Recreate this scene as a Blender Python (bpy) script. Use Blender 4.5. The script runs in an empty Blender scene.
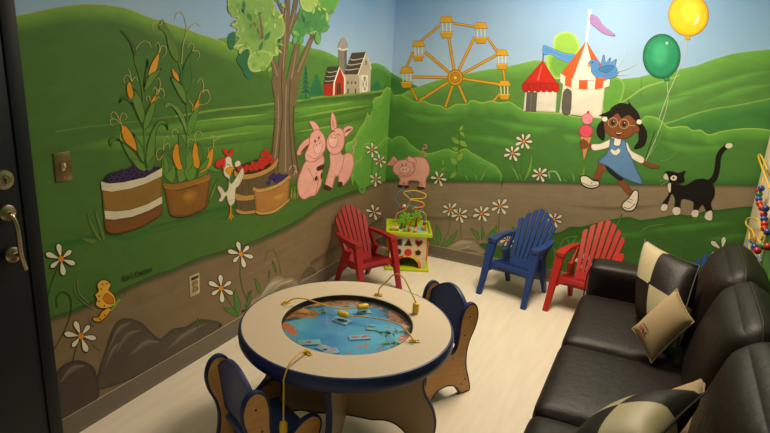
import bpy, bmesh, math, random
from mathutils import Vector, Matrix
from mathutils.geometry import tessellate_polygon
random.seed(7)
PI = math.pi
COL = bpy.context.scene.collection

# ---------------------------------------------------------------- survey of the room
# The camera was solved from the photograph; surv() turns a surveyed sight line into a
# point on a known plane of the room (wall, floor, table top), where the thing is then built.
FPX = 584.66
CAM = Vector((2.1045, -4.4586, 1.7072))
YAW, PITCH, ROLL = .4379, .2835, .0588
_f = Vector((-math.sin(YAW)*math.cos(PITCH), math.cos(YAW)*math.cos(PITCH), -math.sin(PITCH)))
_r = Vector((math.cos(YAW), math.sin(YAW), 0)); _u = _r.cross(_f)
CR = math.cos(ROLL)*_r + math.sin(ROLL)*_u
CU = -math.sin(ROLL)*_r + math.cos(ROLL)*_u
CF = _f
def surv(q, axis, val):
    d = CR*((q[0]-385)/FPX) + CU*((216.5-q[1])/FPX) + CF
    return CAM + d*((val-CAM[axis])/d[axis])
def crop(x0, y0, s):
    return lambda pts: [(x0+a/s, y0+b/s) for a, b in pts]

# ---------------------------------------------------------------- colours and materials
def lin(h):
    h = h.lstrip('#'); out = []
    for i in (0, 2, 4):
        c = int(h[i:i+2], 16)/255
        out.append(c/12.92 if c <= .04045 else ((c+.055)/1.055)**2.4)
    return tuple(out)
def mix(a, b, t): return tuple(x*(1-t)+y*t for x, y in zip(a, b))
MATS = {}
def mat(name, hexc, rough=.5, var=.06, scale=12, stretch=(1, 1, 1), bump=0, bscale=60, metal=0, coat=0, spec=.5, hex2=None, detail=4):
    if name in MATS: return MATS[name]
    m = bpy.data.materials.new(name); m.use_nodes = True
    nt = m.node_tree; b = nt.nodes['Principled BSDF']
    b.inputs['Roughness'].default_value = rough
    b.inputs['Metallic'].default_value = metal
    b.inputs['Coat Weight'].default_value = coat
    b.inputs['Specular IOR Level'].default_value = spec
    tc = nt.nodes.new('ShaderNodeTexCoord'); mp = nt.nodes.new('ShaderNodeMapping')
    mp.inputs['Scale'].default_value = stretch
    nt.links.new(tc.outputs['Object'], mp.inputs['Vector'])
    n = nt.nodes.new('ShaderNodeTexNoise'); n.inputs['Scale'].default_value = scale; n.inputs['Detail'].default_value = detail
    nt.links.new(mp.outputs['Vector'], n.inputs['Vector'])
    r = nt.nodes.new('ShaderNodeValToRGB')
    c = lin(hexc); c2 = lin(hex2) if hex2 else None
    r.color_ramp.elements[0].position = .3; r.color_ramp.elements[1].position = .7
    r.color_ramp.elements[0].color = (*[x*(1-var) for x in c], 1)
    r.color_ramp.elements[1].color = (*(c2 if c2 else [min(1, x*(1+var)) for x in c]), 1)
    nt.links.new(n.outputs['Fac'], r.inputs['Fac']); nt.links.new(r.outputs['Color'], b.inputs['Base Color'])
    if bump:
        n2 = nt.nodes.new('ShaderNodeTexNoise'); n2.inputs['Scale'].default_value = bscale; n2.inputs['Detail'].default_value = 5
        nt.links.new(tc.outputs['Object'], n2.inputs['Vector'])
        bp = nt.nodes.new('ShaderNodeBump'); bp.inputs['Strength'].default_value = bump; bp.inputs['Distance'].default_value = .01
        nt.links.new(n2.outputs['Fac'], bp.inputs['Height']); nt.links.new(bp.outputs['Normal'], b.inputs['Normal'])
    MATS[name] = m
    return m

def mural_paint():
    if 'mural_paint' in MATS: return MATS['mural_paint']
    m = bpy.data.materials.new('mural_paint'); m.use_nodes = True
    nt = m.node_tree; b = nt.nodes['Principled BSDF']; b.inputs['Roughness'].default_value = .55
    b.inputs['Specular IOR Level'].default_value = .3
    a = nt.nodes.new('ShaderNodeAttribute'); a.attribute_name = 'paint'
    tc = nt.nodes.new('ShaderNodeTexCoord'); mp = nt.nodes.new('ShaderNodeMapping'); mp.inputs['Scale'].default_value = (2.2, 2.2, 4.5)
    nt.links.new(tc.outputs['Object'], mp.inputs['Vector'])
    n = nt.nodes.new('ShaderNodeTexNoise'); n.inputs['Scale'].default_value = 3.5; n.inputs['Detail'].default_value = 6; n.inputs['Distortion'].default_value = .6
    nt.links.new(mp.outputs['Vector'], n.inputs['Vector'])
    mr = nt.nodes.new('ShaderNodeMapRange'); mr.inputs['From Min'].default_value = .25; mr.inputs['From Max'].default_value = .75
    mr.inputs['To Min'].default_value = .90; mr.inputs['To Max'].default_value = 1.10
    nt.links.new(n.outputs['Fac'], mr.inputs['Value'])
    vm = nt.nodes.new('ShaderNodeVectorMath'); vm.operation = 'SCALE'
    nt.links.new(a.outputs['Color'], vm.inputs[0]); nt.links.new(mr.outputs['Result'], vm.inputs['Scale'])
    nt.links.new(vm.outputs['Vector'], b.inputs['Base Color'])
    MATS['mural_paint'] = m
    return m

def sky_paint():
    m = bpy.data.materials.new('mural_sky_paint'); m.use_nodes = True
    nt = m.node_tree; b = nt.nodes['Principled BSDF']; b.inputs['Roughness'].default_value = .55; b.inputs['Specular IOR Level'].default_value = .3
    tc = nt.nodes.new('ShaderNodeTexCoord'); sx = nt.nodes.new('ShaderNodeSeparateXYZ')
    nt.links.new(tc.outputs['Object'], sx.inputs['Vector'])
    n = nt.nodes.new('ShaderNodeTexNoise'); n.inputs['Scale'].default_value = 1.3; n.inputs['Detail'].default_value = 3
    nt.links.new(tc.outputs['Object'], n.inputs['Vector'])
    mr = nt.nodes.new('ShaderNodeMapRange'); mr.inputs['From Min'].default_value = 2.35; mr.inputs['From Max'].default_value = 1.45
    nt.links.new(sx.outputs['Z'], mr.inputs['Value'])
    ad = nt.nodes.new('ShaderNodeMath'); ad.operation = 'MULTIPLY_ADD'; ad.inputs[1].default_value = .7; ad.inputs[2].default_value = -.35
    nt.links.new(n.outputs['Fac'], ad.inputs[0])
    a2 = nt.nodes.new('ShaderNodeMath'); a2.operation = 'ADD'
    nt.links.new(mr.outputs['Result'], a2.inputs[0]); nt.links.new(ad.outputs[0], a2.inputs[1])
    r = nt.nodes.new('ShaderNodeValToRGB'); r.color_ramp.elements[0].position = .1; r.color_ramp.elements[1].position = .95
    r.color_ramp.elements[0].color = (*lin('6c9cd4'), 1); r.color_ramp.elements[1].color = (*lin('a9c6e4'), 1)
    nt.links.new(a2.outputs[0], r.inputs['Fac']); nt.links.new(r.outputs['Color'], b.inputs['Base Color'])
    return m

# ---------------------------------------------------------------- mesh helpers
def link(o, parent=None):
    COL.objects.link(o)
    if parent is not None: o.parent = parent
    return o
def obj(name, bm, m, parent=None, smooth=True, angle=40):
    me = bpy.data.meshes.new(name); bmesh.ops.recalc_face_normals(bm, faces=bm.faces[:])
    bm.to_mesh(me); bm.free()
    for x in (m if isinstance(m, (list, tuple)) else [m]): me.materials.append(x)
    if smooth:
        me.polygons.foreach_set('use_smooth', [True]*len(me.polygons))
        me.set_sharp_from_angle(angle=math.radians(angle))
    return link(bpy.data.objects.new(name, me), parent)
def tag(o, label=None, cat=None, group=None, kind=None):
    if label: o['label'] = label
    if cat: o['category'] = cat
    if group: o['group'] = group
    if kind: o['kind'] = kind
    return o
def thing(name, label, cat, loc=(0, 0, 0), rotz=0, group=None):
    o = bpy.data.objects.new(name, None); o.empty_display_size = .05
    o.location = loc; o.rotation_euler = (0, 0, rotz)
    return tag(link(o), label, cat, group)
def copy_tree(o, parent=None):
    c = o.copy(); COL.objects.link(c)
    if parent is not None: c.parent = parent
    for ch in [x for x in o.children]: copy_tree(ch, c)
    return c
def cm(pts, n=6, closed=False):
    """smooth curve through the points"""
    pts = [Vector(p) for p in pts]; N = len(pts); out = []
    rng = range(N) if closed else range(N-1)
    for i in rng:
        if closed: p0, p1, p2, p3 = pts[i-1], pts[i], pts[(i+1) % N], pts[(i+2) % N]
        else:
            p1, p2 = pts[i], pts[i+1]
            p0 = pts[i-1] if i else p1*2-p2
            p3 = pts[i+2] if i+2 < N else p2*2-p1
        for k in range(n):
            t = k/n
            out.append(.5*((2*p1)+(p2-p0)*t+(2*p0-5*p1+4*p2-p3)*t*t+(3*p1-p0-3*p2+p3)*t**3))
    if not closed: out.append(pts[-1])
    return out
def tube(bm, pts, r, seg=8, caps=True, rend=None):
    pts = [Vector(p) for p in pts]; n = len(pts); rings = []
    prev = None
    for i, p in enumerate(pts):
        t = (pts[min(i+1, n-1)]-pts[max(i-1, 0)]).normalized()
        if prev is None:
            a = t.orthogonal().normalized()
        else:
            a = (prev-t*prev.dot(t)); a = a.normalized() if a.length > 1e-6 else t.orthogonal().normalized()
        prev = a; b = t.cross(a)
        rr = r if rend is None else r+(rend-r)*i/(n-1)
        rings.append([bm.verts.new(p+(a*math.cos(2*PI*k/seg)+b*math.sin(2*PI*k/seg))*rr) for k in range(seg)])
    for i in range(n-1):
        for k in range(seg):
            bm.faces.new((rings[i][k], rings[i][(k+1) % seg], rings[i+1][(k+1) % seg], rings[i+1][k]))
    if caps:
        bm.faces.new(rings[0][::-1]); bm.faces.new(rings[-1])
    return bm
def lathe(bm, prof, M=Matrix(), seg=24):
    """prof: (radius, height) list, revolved about z"""
    rings = []
    for r, z in prof:
        if r < 1e-6: rings.append([bm.verts.new(M @ Vector((0, 0, z)))])
        else: rings.append([bm.verts.new(M @ Vector((r*math.cos(2*PI*k/seg), r*math.sin(2*PI*k/seg), z))) for k in range(seg)])
    for a, b in zip(rings, rings[1:]):
        for k in range(seg):
            l = (k+1) % seg
            if len(a) == 1 and len(b) == 1: continue
            if len(a) == 1: bm.faces.new((a[0], b[k], b[l]))
            elif len(b) == 1: bm.faces.new((a[k], b[0], a[l]))
            else: bm.faces.new((a[k], a[l], b[l], b[k]))
    return bm
def box(bm, c, s, bev=0, M=None, seg=2):
    g = bmesh.ops.create_cube(bm, size=1, matrix=Matrix.Translation(c) @ Matrix.Diagonal((*s, 1)))
    vs = g['verts']
    if bev:
        es = list({e for v in vs for e in v.link_edges})
        r = bmesh.ops.bevel(bm, geom=es, offset=bev, segments=seg, profile=.5, affect='EDGES')
        vs = list({v for f in r['faces'] for v in f.verts} | {v for v in vs if v.is_valid})
    if M is not None: bmesh.ops.transform(bm, matrix=M, verts=vs)
    return bm
def sphere(bm, c, r, sx=1, sy=1, sz=1, seg=12):
    bmesh.ops.create_uvsphere(bm, u_segments=seg, v_segments=max(6, seg//2+2), radius=r, matrix=Matrix.Translation(c) @ Matrix.Diagonal((sx, sy, sz, 1)))
    return bm
def new(): return bmesh.new()
def prism(bm, pts2, fn, t0, t1, bev=0, sides=True, caps=True):
    """extrude a plane outline: fn(a, b, t) gives the point"""
    n = len(pts2)
    A = [bm.verts.new(fn(a, b, t0)) for a, b in pts2]; B = [bm.verts.new(fn(a, b, t1)) for a, b in pts2]
    if caps:
        for tri in tessellate_polygon([[Vector((a, b, 0)) for a, b in pts2]]):
            bm.faces.new([A[i] for i in tri]); bm.faces.new([B[i] for i in reversed(tri)])
    if sides:
        for i in range(n):
            j = (i+1) % n; bm.faces.new((A[i], A[j], B[j], B[i]))
    return bm
def trim_strip(bm, pts2, fn, t0, t1, off=.003, depth=.006):
    """a rounded edge band that runs round an extruded outline"""
    P = [Vector((a, b)) for a, b in pts2]; n = len(P)
    area = sum(P[i].x*P[(i+1) % n].y-P[(i+1) % n].x*P[i].y for i in range(n)); sg = 1 if area > 0 else -1
    prof = [(-depth, t0-.0012), (off*.5, t0-.0008), (off, t0+(t1-t0)*.25), (off, t0+(t1-t0)*.75), (off*.5, t1+.0008), (-depth, t1+.0012)]
    rings = []
    for i in range(n):
        d = (P[(i+1) % n]-P[i-1]).normalized(); nn = Vector((d.y, -d.x))*sg
        rings.append([bm.verts.new(fn(*(P[i]+nn*o), t)) for o, t in prof])
    for i in range(n):
        a, b = rings[i], rings[(i+1) % n]
        for k in range(len(prof)-1): bm.faces.new((a[k], a[k+1], b[k+1], b[k]))
    return bm
def cushion(bm, half, r, puff=.0, n=12, c=(0, 0, 0), pw=None):
    """a stuffed rounded box"""
    hx, hy, hz = half; verts = {}
    def key(p): return tuple(round(x, 5) for x in p)
    def pos(p):
        core = Vector([max(-h+r, min(h-r, a*h)) for a, h in zip(p, half)])
        q = Vector((p[0]*hx, p[1]*hy, p[2]*hz)); d = q-core
        if d.length > 1e-9: q = core+d.normalized()*r
        k = (1-abs(p[0])**3)*(1-abs(p[1])**3); q.z += puff*k*(1 if p[2] > 0 else .2 if p[2] < -.99 else .0)*max(0, p[2])
        if pw:
            k2 = (1-abs(p[1])**3)*(1-abs(p[2])**3); q.x += -pw*k2*max(0, -p[0])
        return q+Vector(c)
    def g(t):  # denser near the rim
        return math.sin(t*PI/2)
    def vert(p):
        k = key(p)
        if k not in verts: verts[k] = bm.verts.new(pos(p))
        return verts[k]
    for ax in range(3):
        for s in (-1, 1):
            for i in range(n):
                for j in range(n):
                    q = []
                    for di, dj in ((0, 0), (1, 0), (1, 1), (0, 1)):
                        a, b = g(-1+2*(i+di)/n), g(-1+2*(j+dj)/n)
                        p = [0, 0, 0]; p[ax] = s; p[(ax+1) % 3] = a; p[(ax+2) % 3] = b
                        q.append(vert(p))
                    bm.faces.new(q)
    return bm

# ---------------------------------------------------------------- room
XR, YF, ZC = 2.72, -5.7, 2.6
m_sky = sky_paint()
m_floor = mat('pale_vinyl_floor', 'e9dcc8', rough=.42, var=.05, scale=3, stretch=(9, 1.2, 1), bump=.03, bscale=40, spec=.4)
m_ceil = mat('ceiling_tile', 'd8d2c4', rough=.9, var=.04, scale=40)
m_plain = mat('plain_wall_paint', 'b9ad94', rough=.7, var=.03)
m_base = mat('taupe_vinyl_base', '6c6254', rough=.45, var=.05)
def slab(name, c, s, m, label=None):
    bm = new(); box(bm, c, s); o = obj(name, bm, m, smooth=False); tag(o, label, kind='structure'); return o
slab('floor', (XR/2, YF/2, -.05), (XR+.4, -YF+.4, .1), m_floor, 'pale beige vinyl floor')
slab('ceiling', (XR/2, YF/2, ZC+.05), (XR+.4, -YF+.4, .1), m_ceil, 'off-white ceiling')
wall_left = slab('wall_left', (-.06, YF/2, ZC/2), (.12, -YF, ZC), m_sky, 'left wall with painted farm mural')
wall_back = slab('wall_back', (XR/2, .06, ZC/2), (XR+.24, .12, ZC), m_sky, 'back wall with painted fairground mural')
wall_right = slab('wall_right', (XR+.06, YF/2, ZC/2), (.12, -YF, ZC), mat('mural_green', '4a7d38', rough=.55, var=.15, scale=3), 'green painted right wall behind the sofa')
slab('wall_front', (XR/2, YF-.06, ZC/2), (XR+.24, .12, ZC), m_plain, 'plain wall opposite the mural')
def baseboard(name, p0, p1, nrm, label):
    bm = new(); prof = [(0, 0), (.014, 0), (.010, .010), (.006, .018), (.006, .093), (.003, .1), (0, .1)]
    A = []
    for p in (p0, p1):
        A.append([bm.verts.new(Vector((p[0]+nrm[0]*d, p[1]+nrm[1]*d, z))) for d, z in prof])
    for k in range(len(prof)):
        l = (k+1) % len(prof); bm.faces.new((A[0][k], A[0][l], A[1][l], A[1][k]))
    bm.faces.new(A[0]); bm.faces.new(A[1][::-1])
    o = obj(name, bm, m_base, smooth=False); tag(o, label, kind='structure')
    bm = new()
    box(bm, ((p0[0]+p1[0])/2+nrm[0]*.003, (p0[1]+p1[1])/2+nrm[1]*.003, .1012), (abs(p1[0]-p0[0])+abs(nrm[0])*.004, abs(p1[1]-p0[1])+abs(nrm[1])*.004, .0028))
    c = obj('caulk_line', bm, mat('caulk', 'b9ac93', rough=.4), o, smooth=False); tag(c, 'pale caulk line along the top of the baseboard')
baseboard('baseboard_left', (0, -3.10), (0, 0), (1, 0), 'taupe baseboard below the farm mural')
baseboard('baseboard_back', (0, 0), (XR, 0), (0, -1), 'taupe baseboard below the fairground mural')
baseboard('baseboard_right', (XR, 0), (XR, YF), (-1, 0), 'taupe baseboard behind the sofa')

# ---------------------------------------------------------------- mural
class Fig:
    def __init__(s, wall, level=1):
        s.wall = wall; s.level = level; s.v = []; s.f = []; s.c = []; s.i = 0; s.t = lambda p: list(p)
    def crop(s, x0, y0, k): s.t = crop(x0, y0, k); return s
    def _add(s, q):
        off = .0006+s.level*.0007+s.i*.00002
        if s.wall == 'L':
            p = surv(q, 0, 0); p.x = off
        else:
            p = surv(q, 1, 0); p.y = -off
        s.v.append(p); return len(s.v)-1
    def raw(s, col, pts):
        """outline already in photo coordinates"""
        c = lin(col) if isinstance(col, str) else col
        s.i += 1
        ids = [s._add(p) for p in pts]; s.c += [c]*len(ids)
        for tri in tessellate_polygon([[Vector((p[0], p[1], 0)) for p in pts]]):
            if len(set(tri)) == 3: s.f.append([ids[k] for k in tri])
    def poly(s, col, pts, smooth=True, line=None, lw=.5, n=5, rim=None, rw=1.2):
        P = s.t(pts)
        if smooth: P = [tuple(p) for p in cm([(a, b) for a, b in P], n, True)]
        s.raw(col, P)
        if rim: s.rimfade(rim, col, P, rw)
        if line: s.ribbon(line, P, lw, closed=True)
        return s
    def rimfade(s, col, base, P, w, closed=True):
        """paint feathered in from the outline"""
        s.i += 1; n = len(P); V = [Vector(p) for p in P]
        area = sum(V[i].x*V[(i+1) % n].y-V[(i+1) % n].x*V[i].y for i in range(n)); sg = 1 if area > 0 else -1
        a, b = [], []
        ca, cb = lin(col), (lin(base) if isinstance(base, str) else base)
        for i in range(n):
            d = V[(i+1) % n]-V[i-1]; d = d.normalized() if d.length > 1e-9 else Vector((1, 0))
            nn = Vector((-d.y, d.x))*sg
            a.append(s._add(V[i])); s.c.append(ca); b.append(s._add(V[i]+nn*w)); s.c.append(cb)
        for i in range(n if closed else n-1):
            j = (i+1) % n; s.f.append([a[i], a[j], b[j], b[i]])
    def edge(s, col, base, pts, w, n=6, smooth=True):
        """feathered band on the lower side of an open line (w in photo pixels, down)"""
        P = s.t(pts)
        if smooth: P = [tuple(p) for p in cm(P, n)]
        s.i += 1; ca, cb = lin(col), lin(base); a, b = [], []
        for p in P:
            a.append(s._add(p)); s.c.append(ca); b.append(s._add((p[0], p[1]+w))); s.c.append(cb)
        for i in range(len(P)-1): s.f.append([a[i], a[i+1], b[i+1], b[i]])
        return s
    def soft(s, col, base, pts, w, n=8):
        """a brush stroke feathered on both sides and at both ends"""
        P = [tuple(p) for p in cm(s.t(pts), n)]; N = len(P); s.i += 1; ca, cb = lin(col), lin(base); rows = []
        for i, p in enumerate(P):
            u = i/(N-1); k = math.sin(PI*u)**.7; cc = mix(cb, ca, k)
            a = s._add((p[0], p[1]-w*.45*k)); s.c.append(cb); b = s._add(p); s.c.append(cc); d = s._add((p[0], p[1]+w*.75*k)); s.c.append(cb); rows.append((a, b, d))
        for r, q in zip(rows, rows[1:]): s.f += [[r[0], q[0], q[1], r[1]], [r[1], q[1], q[2], r[2]]]
        return s
    def ribbon(s, col, P, w, closed=False, w1=None):
        s.i += 1; c = lin(col); n = len(P); V = [Vector(p) for p in P]; a, b = [], []
        for i in range(n):
            if closed: d = V[(i+1) % n]-V[i-1]
            else: d = V[min(i+1, n-1)]-V[max(i-1, 0)]
            d = d.normalized() if d.length > 1e-9 else Vector((1, 0))
            nn = Vector((-d.y, d.x)); ww = w if w1 is None else w+(w1-w)*i/(n-1)
            a.append(s._add(V[i]+nn*ww/2)); b.append(s._add(V[i]-nn*ww/2)); s.c += [c, c]
        for i in range(n if closed else n-1):
            j = (i+1) % n; s.f.append([a[i], a[j], b[j], b[i]])
    def line(s, col, pts, w=1, w1=None, smooth=True, n=6):
        P = s.t(pts)
        if smooth and len(P) > 2: P = [tuple(p) for p in cm(P, n)]
        s.ribbon(col, P, w, w1=w1); return s
    def ell(s, col, c, rx, ry, rot=0, line=None, lw=.5, n=20, rim=None, rw=1):
        k = s.t([c, (c[0]+1, c[1])]); sc = k[1][0]-k[0][0]; cx, cy = k[0]
        P = []
        for i in range(n):
            a = 2*PI*i/n; x, y = rx*sc*math.cos(a), ry*sc*math.sin(a)
            P.append((cx+x*math.cos(rot)-y*math.sin(rot), cy+x*math.sin(rot)+y*math.cos(rot)))
        s.raw(col, P)
        if rim: s.rimfade(rim, col, P, rw)
        if line: s.ribbon(line, P, lw, closed=True)
        return s
    def leaf(s, col, a, b, w, line=None, bend=0):
        """leaf from a to b, width w (crop units)"""
        A, B = Vector(a), Vector(b); d = B-A; nn = Vector((-d.y, d.x)).normalized(); L = d.length
        mid = A+d*.45+nn*bend*L
        pts = [A, A+d*.2+nn*(w*.38+bend*L*.6), mid+nn*w/2, A+d*.78+nn*(w*.28+bend*L*.6), B, A+d*.78-nn*(w*.28-bend*L*.6), mid-nn*w/2, A+d*.2-nn*(w*.38-bend*L*.6)]
        return s.poly(col, [tuple(p) for p in pts], line=line, n=3)
    def build(s, name, label=None):
        me = bpy.data.meshes.new(name); me.from_pydata([tuple(p) for p in s.v], [], s.f)
        at = me.attributes.new('paint', 'FLOAT_COLOR', 'POINT')
        for i, c in enumerate(s.c): at.data[i].color = (*c, 1)
        me.materials.append(mural_paint())
        o = link(bpy.data.objects.new(name, me), wall_left if s.wall == 'L' else wall_back)
        # every face looks into the room
        want = Vector((1, 0, 0)) if s.wall == 'L' else Vector((0, -1, 0))
        bm = bmesh.new(); bm.from_mesh(me)
        for f in bm.faces:
            f.normal_update()
            if f.normal.dot(want) < 0: f.normal_flip()
        bm.to_mesh(me); bm.free()
        if label: o['label'] = label
        return o

# ---------------------------------------------------------------- mural, left wall
TAN = 'b8ad6a'
F = Fig('L', 0)
F.raw('56853a', [(200, 60), (217, 39), (227, 37.5), (250, 36), (286, 40.5), (309, 47.5), (322, 50.5), (337, 57), (352, 67), (360, 80), (352, 100), (200, 118)])
F.edge('6ea548', '56853a', [(217, 39), (250, 36), (286, 40.5), (309, 47.5), (322, 50.5), (337, 57), (352, 67)], 9)
F.raw('4f8a3a', [(352, 75), (362, 67), (370.6, 64), (376, 63.3), (383.5, 66), (391.6, 73), (396, 77), (394, 100), (350, 104)])
F.edge('73a84d', '4f8a3a', [(358, 69), (370.6, 64), (376, 63.3), (383.5, 66), (391.5, 73)], 7)
P = [(-60, 40), (-20, 25), (10, 17.5), (20, 15), (37, 11.5), (57, 7.2), (83, 4), (108.6, 5.2), (128.6, 9), (148.6, 17), (168.6, 23), (191, 31), (217, 39.5), (232, 46), (250, 52), (274, 62)]
F.raw('497230', P+[(274, 118), (120, 140), (-60, 170)])
F.edge('b0b548', '5d9438', P, 2.2); F.edge('7aa83e', '497230', [(a, b+2) for a, b in P], 16)
F.build('painted_hills', 'painted green hills on the left wall')
F = Fig('L', 1)
P = [(-60, 158), (22, 136), (55, 131), (90, 126), (130, 121.5), (175, 115.5), (220, 108.5), (250, 105.7), (271, 103), (295, 100.3), (318, 96.4), (341, 94.5), (370.6, 91.4), (383.5, 90), (390.2, 89.5), (394, 89.2)]
lo = [(388, 184), (384.2, 186), (370, 190), (345, 200), (299, 224), (239, 252), (200, 262), (152, 280), (116, 297), (70, 316), (46, 324), (-60, 370)]
F.raw('496f2f', [(a, b) for a, b in P]+lo)
F.edge('8cab4a', '5b8f36', P[5:], 2.2); F.edge('6a8f40', '496f2f', P[2:6], 2.0); F.soft('62963a', '496f2f', [(290, 130), (335, 128), (384, 124)], 34); F.soft('578a34', '496f2f', [(180, 150), (235, 143), (275, 140)], 34); F.soft('6fa640', '496f2f', [(60, 150), (150, 136), (250, 122), (330, 112), (400, 104)], 26); F.soft('669c3a', '496f2f', [(225, 122), (300, 110), (400, 98)], 16); F.soft('669c3a', '496f2f', [(110, 133), (200, 124), (300, 112)], 12)
for p in ([(180, 124), (215, 119), (250, 116), (272, 113)], [(295, 118), (320, 113), (350, 108), (372, 105)], [(296, 109), (330, 105), (355, 101)], [(295, 132), (320, 128), (345, 124)], [(190, 140), (220, 136), (262, 131)]):
    F.soft('8fb550', '5c9436', p, 2.2)
for p in ([(20, 250), (45, 246), (80, 240), (103, 234), (130, 235), (165, 226), (195, 214)], [(120, 236), (160, 228), (200, 214), (240, 204), (275, 192)], [(210, 222), (250, 208), (296, 192), (330, 184)]):
    F.soft('2f5f2a', '41732e', p, 9)
F.edge('33602a', '496f2f', [(150, 226), (190, 216), (215, 208)], 6)
F.build('painted_meadow', 'painted green meadow below the hills')
F = Fig('L', 2)
P = [(-60, 366), (20, 333), (46, 321), (70.7, 313), (91, 304), (116, 295), (122.7, 290.7), (152, 278), (172, 271.3), (200, 259.5), (239, 248.5), (269, 236.5), (299, 221.5), (319, 207), (345, 196), (362, 190.5), (370, 184.7), (384.4, 180.5), (389, 178.8)]
F.raw('806c50', P+[(389, 234), (389, 237), (342, 262), (299, 285), (199, 343), (60, 425), (-60, 500)])
F.edge('2c4a22', '46612d', [(a, b-2.5) for a, b in P], 2.6); F.edge('4a4a30', '806c50', P, 5)
for p in ([(225, 285), (270, 262), (320, 235), (370, 212)], [(250, 262), (290, 243), (330, 226)], [(300, 247), (340, 226), (375, 208)], [(120, 315), (160, 298), (190, 285)]):
    F.soft('84745b', '806c50', p, 6)
F.edge('5a4c3a', '806c50', [(310, 262), (340, 243), (383, 216)], 8)
F.build('painted_path', 'painted brown dirt path along the left wall')
# hedge beside the corner, its green lightened to paint in the stronger light there
F = Fig('L', 3)
P = [(352.8, 176), (350, 165), (345, 149), (347, 143), (351.6, 140.8), (356, 135), (359.7, 128), (364, 122), (367, 113), (369.5, 116), (372.4, 109.5), (372.4, 102), (375, 97.5), (380.7, 95.6), (383.5, 90), (386.3, 87.3), (389.8, 88.2), (394, 89.5)]
F.raw('66a342', P+[(389, 179.5), (384.5, 181), (370, 185), (360, 189)])
F.edge('b5cc62', '6ba544', P, 1.6); F.edge('79b04a', '66a342', [(a, b+1.5) for a, b in P], 9)
P = [(353, 178), (355, 163), (361, 157), (363, 145), (371, 143), (377, 145.4), (383, 139.7), (386.6, 137), (391, 135)]
F.raw('5f9c3e', P+[(389, 179.5), (384.5, 181), (370, 185), (360, 189)])
F.edge('a9c45c', '68a140', P, 1.4); F.edge('70a946', '5f9c3e', [(a, b+1.2) for a, b in P], 7)
F.build('painted_hedge', 'painted rounded hedge beside the corner of the left wall')
# tree
F = Fig('L', 4); F.crop(220, 0, 5.923)
for p in ([(50, 205), (90, 195), (75, 290), (45, 275)], [(110, 320), (165, 300), (165, 430), (100, 370)], [(345, 230), (375, 250), (345, 300)], [(140, 390), (190, 400), (180, 470), (140, 440)]): F.poly('2f7049', p)
F.crop(0, 0, 1)
BK, BK2, BK3 = '766349', '55432f', '9c8664'
F.poly(BK, [(266.5, 178), (269.5, 165), (272.5, 137), (274, 118), (274, 100), (271.5, 80), (276, 76), (283, 80), (289, 78), (298.5, 74), (295.5, 95), (293.5, 119), (295, 145), (299, 174), (284, 182)])
F.line(BK2, [(267, 177), (270.2, 165), (273.2, 137), (274.6, 118)], 1.6, 1)
F.line(BK2, [(298, 173), (294.2, 145), (292.8, 119), (294.6, 97), (298, 78)], 1.8, 1)
F.line(BK, [(270.2, 57), (275, 68), (281, 96)], 4.5, 8); F.line(BK, [(297.3, 43), (291, 73), (288, 100)], 5, 9); F.line(BK, [(313, 34), (298, 72), (291, 105)], 4, 9)
F.line(BK, [(288, -40), (286.5, 20), (283, 50), (281, 80), (283, 110)], 4.5, 9); F.line(BK, [(301, -35), (294, 10), (288.5, 30), (284.5, 50)], 4.5, 5); F.line(BK, [(303, 8), (297, 16), (289, 28)], 2.5, 3.5); F.line(BK, [(276, -2), (283, 14), (287, 24)], 2, 3)
for p, c in (([(283.5, 50), (281, 80), (282, 110), (279.5, 140), (277, 172)], BK2), ([(290, 80), (288.5, 110), (290.5, 150), (293, 174)], BK2), ([(286, 85), (285, 115), (285, 172)], BK3), ([(277.5, 95), (278, 120), (275.5, 150), (272, 172)], BK3), ([(285, 10), (284.5, 40), (282.5, 70)], BK3), ([(296, 50), (291, 78)], BK3), ([(310.5, 40), (297.5, 72)], BK3), ([(272, 60), (277, 76)], BK3), ([(295, 10), (289, 30)], BK3)):
    F.line(c, p, .9, 1.3)
F.crop(220, 0, 5.923)
LG, LG2 = '85ad58', 'b3cc7c'
F.line(BK, [(195, 130), (225, 190), (250, 240)], 2.4, 3.2)
F.poly(LG, [(150, -300), (80, -260), (20, -160), (40, -60), (45, 45), (70, 98), (105, 105), (62, 150), (100, 170), (88, 205), (112, 228), (75, 280), (112, 300), (110, 322), (150, 290), (175, 310), (160, 370), (180, 420), (225, 425), (270, 400), (300, 335), (340, 330), (345, 290), (330, 240), (372, 210), (380, 150), (360, 80), (320, 30), (330, -80), (300, -220), (230, -310)], rim=LG2, rw=2.2, n=4)
F.poly('74a04c', [(110, 60), (160, 50), (250, 80), (290, 150), (250, 230), (190, 250), (140, 200)], rim=LG, rw=5)
F.poly('8db45c', [(165, 350), (200, 310), (260, 300), (310, 330), (280, 390), (225, 420), (180, 410)], rim=LG2, rw=2)
F.line(BK, [(195, 130), (225, 190), (245, 232)], 2.0, 3); F.line(BK, [(232, 92), (240, 150), (250, 225)], 1.6, 2.2)
for c, a, b, w in (('3f7f4c', (135, 0), (138, 72), 24), ('3f7f4c', (160, 80), (185, 125), 28), ('3f7f4c', (260, 240), (296, 185), 26), ('3f7f4c', (215, 92), (245, 70), 16), ('4a8a4c', (170, 170), (190, 135), 18), ('3f7f4c', (228, 300), (250, 245), 22), (LG2, (62, 150), (108, 132), 22), (LG2, (75, 278), (140, 262), 26), (LG2, (110, 318), (135, 272), 22), ('b9cf80', (315, 105), (318, 30), 22), ('b9cf80', (340, 110), (372, 82), 24), (LG2, (320, 175), (328, 105), 20), (LG2, (335, 330), (328, 265), 22), (LG, (45, 35), (90, 95), 34), ('9cbf6a', (280, 425), (305, 395), 14)):
    F.leaf(c, a, b, w, line='6d9048' if c != '3f7f4c' else None)
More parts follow.
